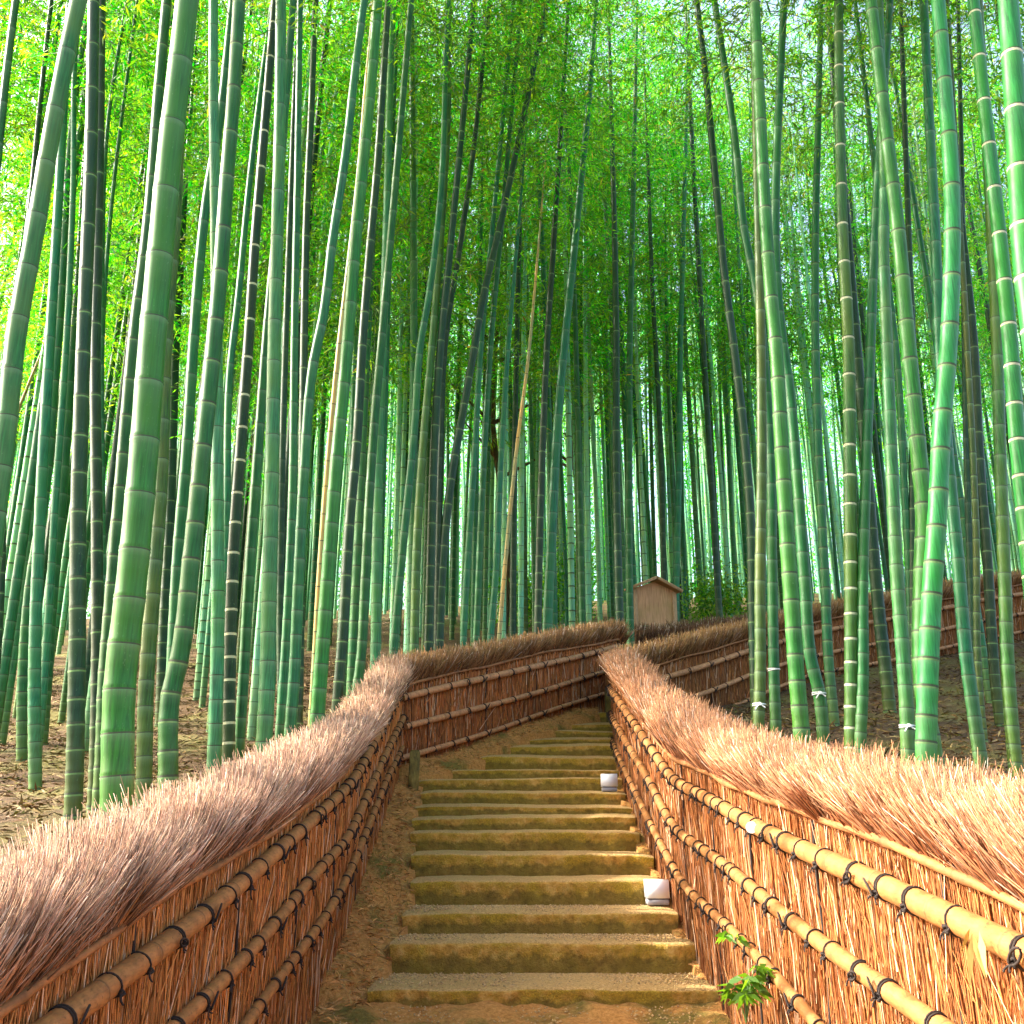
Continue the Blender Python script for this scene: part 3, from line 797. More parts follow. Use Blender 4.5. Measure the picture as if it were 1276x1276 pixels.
GREENS = np.array([(.055, .38, .004), (.11, .48, .006), (.19, .55, .010), (.025, .25, .003), (.30, .60, .02)])
def crown_mesh(curve, h0, h1, nbr, nlf, seed, leafL=.11, leafW=.020, reach=1.5):
    """branch sprays leaving the culm between h0 and h1, each ending in fans of narrow leaves"""
    rs = np.random.default_rng(seed); mb = MB()
    hb = h0 + (h1 - h0) * rs.uniform(0, 1, nbr) ** .8
    base = curve(hb); az = rs.uniform(0, 2 * math.pi, nbr); fr = (hb - h0) / (h1 - h0)
    ln = reach * rs.uniform(.5, 1.1, nbr) * (1.05 - .6 * fr)
    LP, LD = [], []
    for b in range(nbr):
        dr = np.array((math.cos(az[b]), math.sin(az[b]), 0)); t = np.linspace(0, 1, 6)
        up = rs.uniform(.35, .8) * ln[b]
        P = base[b] + dr * (ln[b] * t)[:, None] + np.array((0, 0, 1)) * (up * t - .75 * up * t ** 2.4)[:, None] + rs.normal(0, .02, (6, 3)) * t[:, None]
        mb.tube(P, .006 * (1 - .75 * t), 3, mat=1, cap=False)
        # side sprays
        ns = 9
        for s_ in range(ns):
            u = rs.uniform(.3, 1.0); i = u * 5; a = int(min(4, i)); p = P[a] + (P[a + 1] - P[a]) * (i - a)
            m = max(4, int(nlf / (nbr * ns)))
            d2 = rs.normal(size=3); d2[2] = d2[2] * .4 - .1; d2 = d2 / np.linalg.norm(d2) + dr * .6
            sl = rs.uniform(.15, .42)
            q = rs.uniform(0, 1, m); pp = p + d2[None] * (sl * q)[:, None] + rs.normal(0, .03, (m, 3))
            ld = d2[None] + rs.normal(0, .55, (m, 3)); ld[:, 2] -= .35
            ld /= np.linalg.norm(ld, axis=1)[:, None]
            LP.append(pp); LD.append(ld)
    LP = np.concatenate(LP); LD = np.concatenate(LD); n = len(LP)
    g = GREENS[rs.integers(0, 5, n)] * rs.uniform(.75, 1.2, (n, 1))
    dry = rs.uniform(size=n) < .015; g[dry] = (.42, .33, .05)
    global rng
    keep, rng = rng, rs
    leaves(mb, LP, LD, leafL * rs.uniform(.65, 1.2, n), leafW * rs.uniform(.8, 1.2, n), g)
    rng = keep
    return mb.mesh('crown', [M['leaf'], M['branch']])

def straight(hs): hs = np.atleast_1d(hs); return np.stack([hs * 0, hs * 0, hs], 1)
HC = [crown_mesh(straight, 0, 7.5, 85, 5200, 40 + i) for i in range(4)]     # crowns of the front culms

def hero(label, tint, ring, dia, w, pts, base=None, H=13.5, lean=0.0, crown=True, group='bamboo culms standing in the grove'):
    """pts: pixel track of the culm from top to bottom; w: width in px low down"""
    pts = sorted(pts, key=lambda p: -p[1])                 # bottom first
    if base:                                               # the foot is seen: stand it on the ground there
        lo, hi = 4.0, 40.0
        for _ in range(40):
            m = (lo + hi) / 2; q = PT(base[0], base[1], m)
            if q[2] > ground(q[0], m): hi = m
            else: lo = m
            # ray climbs slower than the ground beyond the hit
            if False: pass
        # march to the first hit
        Y = 5.0
        while Y < 40:
            q = PT(base[0], base[1], Y)
            if q[2] <= ground(q[0], Y): break
            Y += .05
        u, yy, zz = ray(*base); dia = w * (Y / yy) / F
        pts = [base] + [p for p in pts if p[1] < base[1] - 8]
    else:
        u, yy, zz = ray(pts[0][0], pts[0][1]); Y = dia * F / w * yy
        def foot(Yt):
            a_, b_ = PT(*pts[0], Yt), PT(*pts[1], Yt); k_ = (ground(a_[0], Yt) - a_[2]) / (b_[2] - a_[2])
            return a_[0] + (b_[0] - a_[0]) * k_
        if 'roof of the' in label or 'board roof' in label: Y = 17.0
        while Y < 24:
            fx = foot(Y); dm_ = min(np.min(np.hypot(Q_[:, 0] - fx, Q_[:, 1] - Y)) for Q_ in (PA, PB, PC, PD, PE))
            if not poly_in(np.array([fx]), np.array([Y]), CORR)[0] and dm_ > .2: break
            Y += .05
        dia = min(w * (Y / yy) / F, .165)
    Q = []
    for (px, py) in pts:
        q = PT(px, py, Y)
        for _ in range(3): q = PT(px, py, Y + lean * (q[2]))
        Q.append(q)
    Q = np.array(Q)
    # continue down to the ground
    if not base:
        if len(Q) > 1: dx = (Q[0] - Q[1]) / (Q[1][2] - Q[0][2] + 1e-9) * -1
        slope = (Q[1] - Q[0]) / (Q[1][2] - Q[0][2]); g0 = ground(Q[0][0], Q[0][1])
        if Q[0][2] > g0 + .02:
            dz = Q[0][2] - g0; Q = np.vstack([Q[0] - slope * dz * np.array((.7, .7, 1)), Q])
            Q[0][2] = ground(Q[0][0], Q[0][1])
        else:
            while len(Q) > 2 and Q[1][2] < g0 + .1: Q = Q[1:]
            f_ = (g0 - Q[0][2]) / (Q[1][2] - Q[0][2]); Q[0] = Q[0] + (Q[1] - Q[0]) * f_
    b = Q[0].copy()
    top = Q[-1]; sl = (Q[-1] - Q[-2]) / (Q[-1][2] - Q[-2][2])
    ztop = b[2] + H
    if top[2] < ztop - 1:
        m_ = (top[2] + ztop) / 2
        Q = np.vstack([Q, top + sl * (m_ - top[2]) * np.array((.95, .95, 1)), top + sl * (ztop - top[2]) * np.array((.9, .9, 1))])
    zz = Q[:, 2] - b[2]; rel = Q - b
    order = np.concatenate([[True], np.diff(zz) > .02]); zz = zz[order]; rel = rel[order]
    curve = lambda hs: hermite(zz, rel, hs)
    root = empty('bamboo', b); tag(root, label, 'bamboo', group)
    far = Y > 13
    me = culm_mesh(curve, H, dia, tint, ring, 16 if not far else 10, seed=int(abs(b[0] * 991)))
    c = bpy.data.objects.new('culm', me); COL.objects.link(c); c.parent = root
    if crown:
        hc = max(6.2, H - 7.5); p = curve([hc, H]); dr = Vector(p[1] - p[0]).normalized()
        k = bpy.data.objects.new('crown', random.choice(HC)); COL.objects.link(k); k.parent = root
        k.matrix_local = Matrix.Translation(Vector(p[0])) @ dr.to_track_quat('Z', 'Y').to_matrix().to_4x4() @ Matrix.Rotation(random.uniform(0, 6.28), 4, 'Z')
    return dict(root=root, Y=Y, dia=dia, curve=curve, b=b, H=H)

HERO = [
 ('thin green culm cutting the top left corner of the photo','mid','d',.07,13,[(20,0),(12,60),(4,130),(-2,190),(-14,300),(-30,500),(-40,800)],None),
 ('slim dark culm slanting from the top edge down past the thick pale leaning one','dark','b',.075,9,[(64,0),(48,150),(40,236),(24,370),(10,540),(4,640),(2,720)],None),
 ('thick pale culm leaning hard and leaving through the left edge of the photo','pale','d',.115,29,[(98,0),(80,84),(64,168),(44,286),(20,421),(7,541),(-8,660),(-22,800),(-34,980)],None),
 ('slender bluish culm with a bare dark foot, nearest the left edge','teal','d',0,16,[(79,140),(70,300),(62,430),(50,642),(43,846)],(44,986)),
 ('second bluish culm with open foot, just left of the one with dark foot','mid','b',0,13,[(112,0),(94,120),(72,430),(55,620),(36,740),(28,850)],(27,950)),
 ('thin pale blue culm rising behind the two bluish ones','teal','d',.08,10,[(100,0),(94,67),(91,236),(83,423),(69,625),(61,760),(54,860)],None),
 ('teal culm swelling into a white glint near its curved foot','teal','d',0,14,[(104,250),(96,380),(89,457),(77,625),(64,760),(58,850)],(52,928)),
 ('dark green straight culm with white rings, left one of the dark pair','dark','b',.115,22,[(117,0),(113,200),(104,430),(98,625),(96,827),(91,1010)],None),
 ('dark green straight culm, thinner right one of the dark pair','dark','b',.09,16,[(127,0),(122,300),(119,423),(121,692),(121,853),(118,975)],None),
 ('wiry culm slanting between the dark pair and the thickest culm','mid','d',.065,8,[(158,0),(135,150),(127,400),(128,650),(130,850)],None),
 ('thin light culm arching away right of the dark pair','teal','d',.06,7,[(171,0),(158,100),(145,200),(130,370),(126,600),(127,820)],None),
 ('medium green culm tucked against the left flank of the thickest culm','mid','b',.105,19,[(208,0),(199,100),(184,286),(167,423),(152,591),(138,760),(131,853),(128,940)],None),
 ('thickest brightest green culm of the left grove, leaning right','bright','d',.150,41,[(233,0),(224,84),(212,185),(204,270),(190,423),(177,591),(162,743),(150,846),(145,1008)],None),
 ('yellowish olive culm right behind the thickest culm','olive','d',.105,20,[(224,120),(219,260),(207,423),(199,625),(189,760),(182,860),(179,991)],None),
 ('dark narrow culm behind the olive one','dark','b',0,15,[(236,0),(232,170),(226,303),(219,423),(211,659),(204,794)],(200,905)),
 ('green culm with a long white glint, leaning right under the ringed big one','teal','d',.095,16,[(287,30),(276,135),(256,260),(241,430),(233,558),(222,692),(214,850),(210,940)],None),
 ('big mid green culm with fine white rings and a whitened foot by the fence','mid','b',.125,25,[(298,0),(291,118),(283,219),(276,320),(267,423),(253,558),(239,692),(222,827),(214,860),(209,981)],None),
 ('upright pale grey green culm standing straight beside the ringed big one','pale','d',.10,18,[(266,0),(266,118),(268,236),(270,423),(271,625),(270,853),(266,960)],None),
 ('thin culm crossing from upper right behind the pale straight one','teal','d',.075,11,[(340,0),(324,118),(310,236),(297,370),(286,470),(283,600),(281,760),(279,900)],None),
 ('dark green culm with bright white rings, left of the teal culm','dark','w',.095,16,[(338,60),(328,180),(318,300),(310,423),(300,558),(291,692),(286,853),(285,940)],None),
 ('teal culm slanting behind the upright olive footed one','teal','d',.085,14,[(352,180),(343,300),(332,423),(322,558),(310,726),(303,853),(298,930)],None),
 ('upright light culm with an olive foot at the fence crest','pale','d',.115,21,[(350,0),(349,135),(346,270),(342,423),(339,591),(335,760),(333,853),(329,924)],None),
 ('narrow bluish culm directly right of the olive footed one','teal','d',.075,12,[(374,0),(371,200),(367,423),(364,625),(358,770),(353,853),(348,922)],None),
 ('nearly black culm seen as a dark stripe between lighter ones','dark','d',.075,10,[(372,0),(364,200),(356,423),(351,600),(349,760),(350,880)],None),
 ('dark culm rising behind the bluish pair toward the top edge','dark','b',.085,12,[(393,0),(388,135),(382,270),(379,420),(377,560),(374,760),(372,880)],None),
 ('slanting teal green culm left of the yellow dead cane','teal','d',.085,15,[(454,0),(443,84),(431,190),(414,303),(401,404),(393,440),(379,591),(372,726),(366,853),(362,905)],None),
 ('dead yellow cane running beside a bright green culm','cream','d',.055,9,[(467,0),(457,101),(447,219),(436,320),(426,404),(409,575),(398,726),(391,853),(388,900)],None),
 ('bright green culm leaning right along the dead yellow cane','bright','d',.11,19,[(471,0),(463,101),(453,202),(443,303),(432,440),(418,591),(408,726),(399,846),(395,900)],None),
 ('dark ribbed culm behind the yellow cane, its foot hidden by the corner crest','dark','b',.10,14,[(480,60),(470,210),(460,320),(452,423),(444,558),(435,659),(427,794),(420,880)],None),
 ('smooth pale culm standing straight right of the dark ribbed one','pale','d',.105,14,[(490,0),(485,135),(482,270),(478,400),(472,558),(469,726),(468,821),(467,850)],None),
 ('green culm bending at the fence corner with a sunny foot','mid','d',.095,13,[(475,430),(467,520),(460,625),(455,726),(449,828),(444,865)],None),
 ('light culm crossing the dark tangle above the left back fence','teal','d',.095,11,[(556,60),(548,253),(534,371),(524,430),(516,541),(506,642),(495,760),(489,830)],None),
 ('light olive culm left of the two dark culms above the back fence','olive','d',.10,12,[(558,0),(558,150),(551,270),(539,423),(527,558),(519,692),(516,811)],None),
 ('dark culm forming the left side of the dark crossing pair','dark','b',.10,12,[(562,300),(549,430),(541,558),(537,692),(534,810)],None),
 ('dark culm forming the right side of the crossing, leaning far right','dark','b',.095,12,[(645,180),(622,286),(602,371),(590,440),(578,507),(562,600),(550,726),(547,808)],None),
 ('dark slanting culm that reaches high among the central leaves','dark','d',.085,10,[(600,95),(588,202),(571,320),(555,421),(549,560),(546,700),(545,806)],None),
 ('first of the slim light culms right of the dark crossing','teal','d',.085,9,[(612,300),(600,423),(590,591),(581,726),(577,808)],None),
 ('second of the slim light culms right of the dark crossing','mid','d',.085,9,[(625,280),(612,423),(602,591),(595,760),(593,806)],None),
 ('third slim light culm, just left of the bleached dead cane','teal','d',.085,9,[(648,260),(634,423),(625,558),(617,726),(611,800)],None),
 ('bleached dead cane slanting in the middle of the grove','cream','d',.06,6,[(668,340),(659,440),(644,558),(632,676),(622,795)],None),
 ('thick bluish culm in the centre rising to a long bend at the top','teal','d',.125,13,[(743,0),(733,135),(723,236),(713,337),(704,423),(694,541),(688,659),(682,785)],None),
 ('dark green culm left of the thick central one','dark','b',.09,10,[(690,300),(682,423),(676,558),(672,692),(670,790)],None),
 ('dark green straight culm right against the left edge of the notice board group','dark','b',.105,11,[(762,150),(766,300),(768,423),(768,591),(770,690),(773,806)],None),
 ('pale straight culm between the dark one and the notice board','teal','d',.10,10,[(790,200),(787,330),(785,423),(784,591),(784,700),(786,806)],None),
 ('dark culm rising behind the roof of the notice board','dark','d',.085,8,[(808,220),(814,380),(818,450),(824,575),(827,720),(828,780)],None),
 ('light culm just right of the notice board roof','teal','d',.09,9,[(855,150),(850,350),(848,423),(846,591),(842,773)],None),
 ('dark green culm sweeping down to the white ringed cluster on the right','dark','b',.105,13,[(868,0),(880,101),(891,219),(902,337),(914,430),(927,541),(935,642),(938,760),(941,860)],None),
 ('olive white culm with a knotted white tape near its foot','olive','d',.095,15,[(940,60),(944,236),(948,423),(949,591),(947,726),(947,853),(945,907)],None),
 ('teal culm with a plain white band, right behind the taped olive one','teal','d',.10,14,[(890,0),(903,84),(917,185),(927,286),(944,371),(954,470),(960,558),(962,692),(965,853),(967,912)],None),
 ('bright green culm bowing to the left of the taped slanting culm','bright','b',.125,21,[(940,0),(947,135),(952,236),(961,371),(966,423),(974,558),(981,676),(988,777),(993,846),(1000,925)],None),
 ('slanting culm whose upper half kinks behind the bright bowed one','mid','d',.105,16,[(977,0),(972,101),(967,219),(966,303),(973,410),(983,480),(993,591),(1003,726),(1012,828),(1020,860),(1027,930)],None),
 ('slim dark culm standing clear between the bowed culms and the white ringed one','mid','b',0,13,[(1023,0),(1020,135),(1016,303),(1016,423),(1021,591),(1028,726),(1033,830)],(1040,905)),
 ('upright grey green culm with crisp white rings','olive','w',.115,18,[(1045,0),(1046,135),(1050,286),(1057,423),(1059,625),(1061,853),(1061,934)],None),
 ('bluish culm leaning right directly behind the white ringed one','teal','d',.095,15,[(1101,120),(1094,219),(1088,337),(1085,423),(1079,591),(1075,726),(1075,853),(1072,932)],None),
 ('dark culm slanting low between the ringed culm and the pale taped one','dark','b',0,16,[(1068,440),(1078,560),(1086,660),(1096,770),(1104,840)],(1109,888)),
 ('pale grey culm with white tape knotted low on its front','pale','d',.11,18,[(1098,100),(1102,236),(1101,303),(1105,423),(1111,575),(1117,709),(1126,827),(1129,870),(1132,945)],None),
 ('long green culm bending left to the top, behind the sunlit one','bright','b',.13,23,[(1085,0),(1097,101),(1107,185),(1119,286),(1130,410),(1144,558),(1151,642),(1149,720),(1150,853),(1163,940)],None),
 ('brightest sunlit culm with a white lower half by the right fence','bright','b',.135,26,[(1169,0),(1178,118),(1186,236),(1186,337),(1182,430),(1173,541),(1168,642),(1161,743),(1156,853),(1154,950)],None),
 ('dark bluish culm passing behind the sunlit culm to the right','teal','d',.11,17,[(1151,0),(1159,169),(1166,303),(1172,450),(1183,591),(1193,692),(1205,827),(1213,885),(1223,955)],None),
 ('slim dark culm behind the long bending culm','dark','b',.085,10,[(1122,0),(1128,169),(1134,337),(1138,450),(1137,600),(1138,760),(1140,860)],None),
 ('teal culm in the gap left of the sunlit one','teal','d',.085,10,[(1104,330),(1118,450),(1126,591),(1133,726),(1137,827),(1141,890)],None),
 ('thick culm with white rings bowing off the right edge','bright','w',.125,23,[(1213,0),(1227,135),(1239,236),(1250,337),(1259,430),(1267,541),(1278,650),(1292,800),(1300,940)],None),
 ('very thick pale green culm cropped by the top right corner','bright','w',.145,36,[(1256,0),(1263,100),(1269,200),(1278,337),(1290,430),(1310,600),(1330,800),(1345,960)],None),
 ('olive culm standing last before the right edge, its foot at the crest','olive','d',.105,17,[(1226,120),(1234,260),(1242,423),(1247,591),(1252,726),(1257,853),(1266,962)],None),
 ('dark culm curving behind the last olive culm on the right','dark','b',0,13,[(1185,120),(1198,280),(1213,423),(1222,591),(1230,692),(1236,794),(1240,850)],(1247,905)),
 ('near black thin culm in the right clump','dark','d',.08,9,[(1196,100),(1200,300),(1202,423),(1205,591),(1210,740),(1214,860)],None),
 ('brown dying cane low in the right clump','olive','b',.07,9,[(1205,430),(1212,560),(1216,659),(1220,853),(1224,900)],None),
]
H = {}
for i, (lab, tint, ring, dia, w, pts, base) in enumerate(HERO):
    # every second crown is kept: front crowns stand above the picture and only break up the sunlight
    H[i] = hero(lab, tint, ring, dia, w, pts, base, H=9.0 if 'bleached' in lab else random.uniform(14, 16), crown=(i % 3 != 1 or i > 28) and tint != 'cream', lean=random.uniform(-.02, .03))

# white tapes knotted round three culms
def tape(h, py, label, knot=True):
    c = h['curve']; best = min(np.arange(0, 4, .02), key=lambda q: abs(px_of(*(h['b'] + c([q])[0]))[1] - py))
    p = h['b'] + c([best])[0]; R = h['dia'] / 2 + .003; mb = MB()
    a = np.linspace(0, 2 * math.pi, 25)
    for dz, tl in ((-.004, .10), (.004, -.06)):
        P = np.stack([R * np.cos(a), R * np.sin(a), dz + tl * R * np.cos(a)], 1); mb.tube(P, .0045, 6, cap=False)
    if knot:
        k = np.array((-.01, -R - .006, 0)); t_ = np.linspace(0, 2 * math.pi, 9)
        mb.tube(k + np.stack([.012 * np.cos(t_), .006 * np.sin(t_), .010 * np.sin(t_)], 1), .007, 6, cap=False)
        for sx in (-1, 1):
            q = np.linspace(0, 1, 5)
            mb.tube(k + np.stack([sx * .04 * q, -.012 * q, -.03 * q - .015 * q * q * (sx < 0)], 1), .0055, 5)
    o = mb.build('plastic_tape', M['white_tape'], smooth=True); o.location = tuple(p)
    tag(o, label, 'tape', 'white tapes tied to culms')
idx = lambda s: next(i for i, h in enumerate(HERO) if s in h[0])
tape(H[idx('olive white culm')], 877, 'white tape knotted round the olive white culm beside the dark fence')
tape(H[idx('upper half kinks')], 864, 'white tape with a hanging end round the slanting kinked culm')
tape(H[idx('low on its front')], 905, 'white tape knotted low round the pale grey culm left of the sunlit one')
tape(H[idx('plain white band')], 834, 'plain white tape band round the teal culm without a knot', False)

# ---- background grove: variants with their own curve and crown, copied individually
VAR = []
for i in range(12):
    a = random.uniform(-.55, .55); b_ = random.uniform(-.4, .4); c_ = random.uniform(-.2, .2)
    Hh = random.uniform(13, 16.5)
    def curve(hs, a=a, b_=b_, c_=c_, Hh=Hh):
        hs = np.atleast_1d(hs).astype(float); x = np.clip(hs, 0, None) / Hh
        return np.stack([a * x ** 1.6 + c_ * np.sin(x * 3.0) * x, b_ * x ** 1.8, hs], 1)
    tint = ['far', 'mid', 'pale', 'pale', 'far', 'teal', 'teal', 'olive', 'far', 'pale', 'dark', 'far'][i]  # many far tints: the back of the grove is brightened by colour
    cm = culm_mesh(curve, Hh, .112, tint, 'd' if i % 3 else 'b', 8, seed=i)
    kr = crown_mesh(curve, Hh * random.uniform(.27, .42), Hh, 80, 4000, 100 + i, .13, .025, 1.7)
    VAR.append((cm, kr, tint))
taken = [(h['b'][0], h['b'][1]) for h in H.values()]
NBG = 232
ZONES = ['by the left photo edge', 'left of the dark culm pair', 'beyond the thickest left culm', 'beyond the whitened foot culm',
         'beyond the olive footed upright culm', 'beyond the yellow dead cane', 'above the back fence left corner', 'over the dark crossing culms',
         'above the back fence middle', 'beyond the bleached dead cane', 'above the back fence right end', 'left of the notice board',
         'right of the notice board', 'over the far fence crest', 'beyond the white taped olive culm', 'beyond the bowed bright culm',
         'beyond the crisp white ringed culm', 'beyond the sunlit culm', 'beyond the right clump', 'by the right photo edge']
placed = 0; tries = 0
CB = np.array(CORR)
while placed < NBG and tries < 20000:
    tries += 1
    y = 11.5 + 13.5 * random.random() ** .9
    half = .54 * y + 1.2
    x = random.uniform(-half, half)
    if placed < 12: x, y = random.uniform(-9.5, -4.6), random.uniform(8.5, 13)
    elif placed < 19: x, y = random.uniform(5.5, 9.5), random.uniform(9.5, 13.5)
    if y < 15 and 0.0 < x < 12 and placed >= 19: 
        if y < 14.5: continue
    if x < -1.3 and y < 10.5: continue
    p = np.array([[x, y]])
    inside = poly_in(np.array([x]), np.array([y]), CORR)[0]
    dm = min(np.min(np.hypot(PB[:, 0] - x, PB[:, 1] - y)), np.min(np.hypot(PD[:, 0] - x, PD[:, 1] - y)), np.min(np.hypot(PE[:, 0] - x, PE[:, 1] - y)))
    if inside or dm < .35: continue
    if abs(x - 2.35) < .9 and 14.5 < y < 17.2: continue
    if y < 16.6 and 772 < px_of(x, y, float(ground(x, y)) + .6)[0] < 856: continue
    if min(math.hypot(x - a, y - b) for a, b in taken) < .38: continue
    taken.append((x, y)); z = float(ground(x, y))
    cm, kr, tint = VAR[random.randrange(12)]
    o = empty('bamboo', (x, y, z), random.uniform(0, 6.28)); s = random.uniform(.82, 1.12); o.scale = (s, s, s * random.uniform(.92, 1.1))
    ppx = px_of(x, y, z + 2.0)[0]
    zone = ZONES[int(np.clip(ppx / 1276 * len(ZONES), 0, len(ZONES) - 1))]
    row = 'near row' if y < 17 else ('second row' if y < 20.5 else ('middle row' if y < 25 else 'hindmost row'))
    kind_ = {'far': 'pale bluish', 'teal': 'bluish green', 'mid': 'mid green', 'pale': 'pale green', 'dark': 'dark green', 'olive': 'olive green'}[tint]
    lab = f"{'slim ' if s < .92 else ('stout ' if s > 1.02 else '')}{kind_} {row} bamboo {zone}"
    grp = 'background culms ' + zone
    tag(o, lab, 'bamboo', grp)
    for nm, me in (('culm', cm), ('crown', kr)):
        c = bpy.data.objects.new(nm, me); COL.objects.link(c); c.parent = o
    placed += 1

# alike culms of one zone are told apart by their order across the view
from collections import defaultdict
same = defaultdict(list)
for o in COL.objects:
    if o.type == 'EMPTY' and o.get('category') == 'bamboo' and o.parent is None: same[o['label']].append(o)
NW = ['zero', 'one', 'two', 'three', 'four', 'five', 'six', 'seven', 'eight']
OR = ['leftmost', 'second', 'third', 'fourth', 'fifth', 'sixth', 'seventh']
for lab, L in same.items():
    if len(L) > 1 and len(L) < 9:
        L.sort(key=lambda o: px_of(o.location.x, o.location.y, o.location.z + 2)[0])
        for k, o in enumerate(L):
            w_ = 'rightmost' if k == len(L) - 1 else OR[k]
            o['label'] = f'{w_} of {NW[len(L)]}: {lab}'

# ---- far grove that reads as one mass
mb = MB()
n = 640; yy = 20.5 + 33 * rng.uniform(0, 1, n); xx = rng.uniform(-1, 1, n) * (.56 * yy + 2)
for x, y in zip(xx, yy):
    if 14 < y < 24 and poly_in(np.array([x]), np.array([y]), CORR)[0]: continue
    z = float(ground(x, y)); Ht = rng.uniform(12, 16); nd = np.arange(.1, Ht, rng.uniform(.36, .46)); a, b = rng.uniform(-.7, .7, 2)
    w_ = .012 if y < 32 else .018
    hh = np.sort(np.concatenate([[0], nd, nd + w_])); P = np.stack([x + a * (hh / 13) ** 1.7, y + b * (hh / 13) ** 1.7, z + hh], 1)
    isn = np.isin(hh[:-1], nd) & (np.diff(hh) < w_ * 1.5)
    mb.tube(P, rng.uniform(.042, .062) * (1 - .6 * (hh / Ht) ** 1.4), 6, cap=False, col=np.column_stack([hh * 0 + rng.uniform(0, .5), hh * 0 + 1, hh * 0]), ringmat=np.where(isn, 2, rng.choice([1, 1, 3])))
m1, m2 = 230000, 45000; m = m1 + m2
bk = np.flatnonzero(yy > 45); fr_ = np.flatnonzero(yy > 24)
ci = np.concatenate([bk[rng.integers(0, len(bk), m1)], fr_[rng.integers(0, len(fr_), m2)]])
hz = np.concatenate([rng.uniform(.3, 16.5, m1), rng.uniform(6.5, 16.5, m2)])
sw = rng.normal(0, .9, (m, 3))
LP = np.stack([xx[ci], yy[ci], 0 * hz], 1) + sw; LP[:, 2] = ground(LP[:, 0], LP[:, 1]) + hz
LD = rng.normal(size=(m, 3)); LD[:, 2] -= .5; LD /= np.linalg.norm(LD, axis=1)[:, None]
leaves(mb, LP, LD, rng.uniform(.2, .34, m), rng.uniform(.05, .08, m), GREENS[rng.integers(0, 5, m)] * rng.uniform(.8, 1.25, (m, 1)))
o = mb.build('distant_bamboo_grove', [M['leaf'], M['culm_far'], M['node_dark'], M['culm_teal']], smooth=True); tag(o, 'far bamboo foliage and culms tinted pale for haze, closing the view between the culms', 'bamboo grove', kind='stuff')

# low shrub leaves at the foot of the far grove
def shrub(x, y, r, hgt, n, label, sc=.10):
    z = float(ground(x, y)); root = empty('shrub', (x, y, z)); tag(root, label, 'shrub')
    mb = MB(); P = rng.normal(0, .42, (n, 3)) * np.array((r, r, hgt * .55)); P[:, 2] = np.abs(P[:, 2] + hgt * .4)
    D = rng.normal(size=(n, 3)); D /= np.linalg.norm(D, axis=1)[:, None]
    leaves(mb, P, D, sc * rng.uniform(.6, 1.2, n), sc * .42 * rng.uniform(.8, 1.2, n), GREENS[rng.integers(0, 5, n)] * rng.uniform(.8, 1.3, (n, 1)))
    mb.build('foliage', M['leaf'], root)
    mb = MB()
    for _ in range(9):
        e = rng.normal(0, .35, 3) * r; e[2] = hgt * rng.uniform(.5, 1)
        t_ = np.linspace(0, 1, 5)[:, None]; mb.tube(e * t_ + np.array((0, 0, .0)), .012 * (1.2 - t_[:, 0]), 5)
    mb.build('stem', M['bark'], root)
shrub(*PT(893, 745, 20)[:2], .8, 1.5, 2600, 'dark leafy shrub low between thin culms right of the notice board')
shrub(*PT(655, 760, 22)[:2], .9, 1.6, 2600, 'bright green shrub behind the bleached dead cane')
shrub(*PT(712, 740, 21)[:2], .7, 2.4, 2600, 'green shrub climbing beside the brown tree trunk in the centre')

# two brown tree trunks in the grove
def tree(px, py, Y, lean, label, H_=11):
    p = PT(px, py, Y); z = float(ground(p[0], Y)); root = empty('tree', (p[0], Y, z)); tag(root, label, 'tree')
    mb = MB(); h = np.linspace(-.2, H_, 16)
    P = np.stack([lean * h + .12 * np.sin(h * .9), .05 * h, h], 1); mb.tube(P, .085 * (1 - .06 * h) * (1 + .08 * np.sin(h * 3)), 9)
    for k in range(9):
        h0 = rng.uniform(3.5, H_ - 1); b = np.array((lean * h0 + .12 * math.sin(h0 * .9), .05 * h0, h0)); a = rng.uniform(0, 6.28)
        t_ = np.linspace(0, 1, 5)[:, None]; e = np.array((math.cos(a), math.sin(a), .6)) * rng.uniform(.8, 1.7)
        mb.tube(b + e * t_, .045 * (1.15 - t_[:, 0]), 6)
    mb.build('trunk', M['bark'], root, True)
    k = bpy.data.objects.new('crown', HC[0]); COL.objects.link(k); k.parent = root; k.location = (lean * 4, 0, 5)
tree(712, 720, 23, .05, 'slender brown tree trunk seen through the culms at the centre')
tree(628, 760, 21, -.03, 'dark forked tree trunk behind the bleached dead cane')

# fallen brown cane leaning among the culms at the left edge
mb = MB(); a_, b_ = PT(4, 560, 13), PT(52, 440, 13.5); t_ = np.linspace(-.9, 1.6, 12)[:, None]
mb.tube(a_ + (b_ - a_) * t_ + np.array((0, 0, .05)) * np.sin(t_ * 3), .022, 8)
o = mb.build('fallen_cane', simple('dead_cane', (.33, .20, .09)).mat, smooth=True); tag(o, 'brown dead cane fallen slantwise between culms at the left edge', 'dead cane')

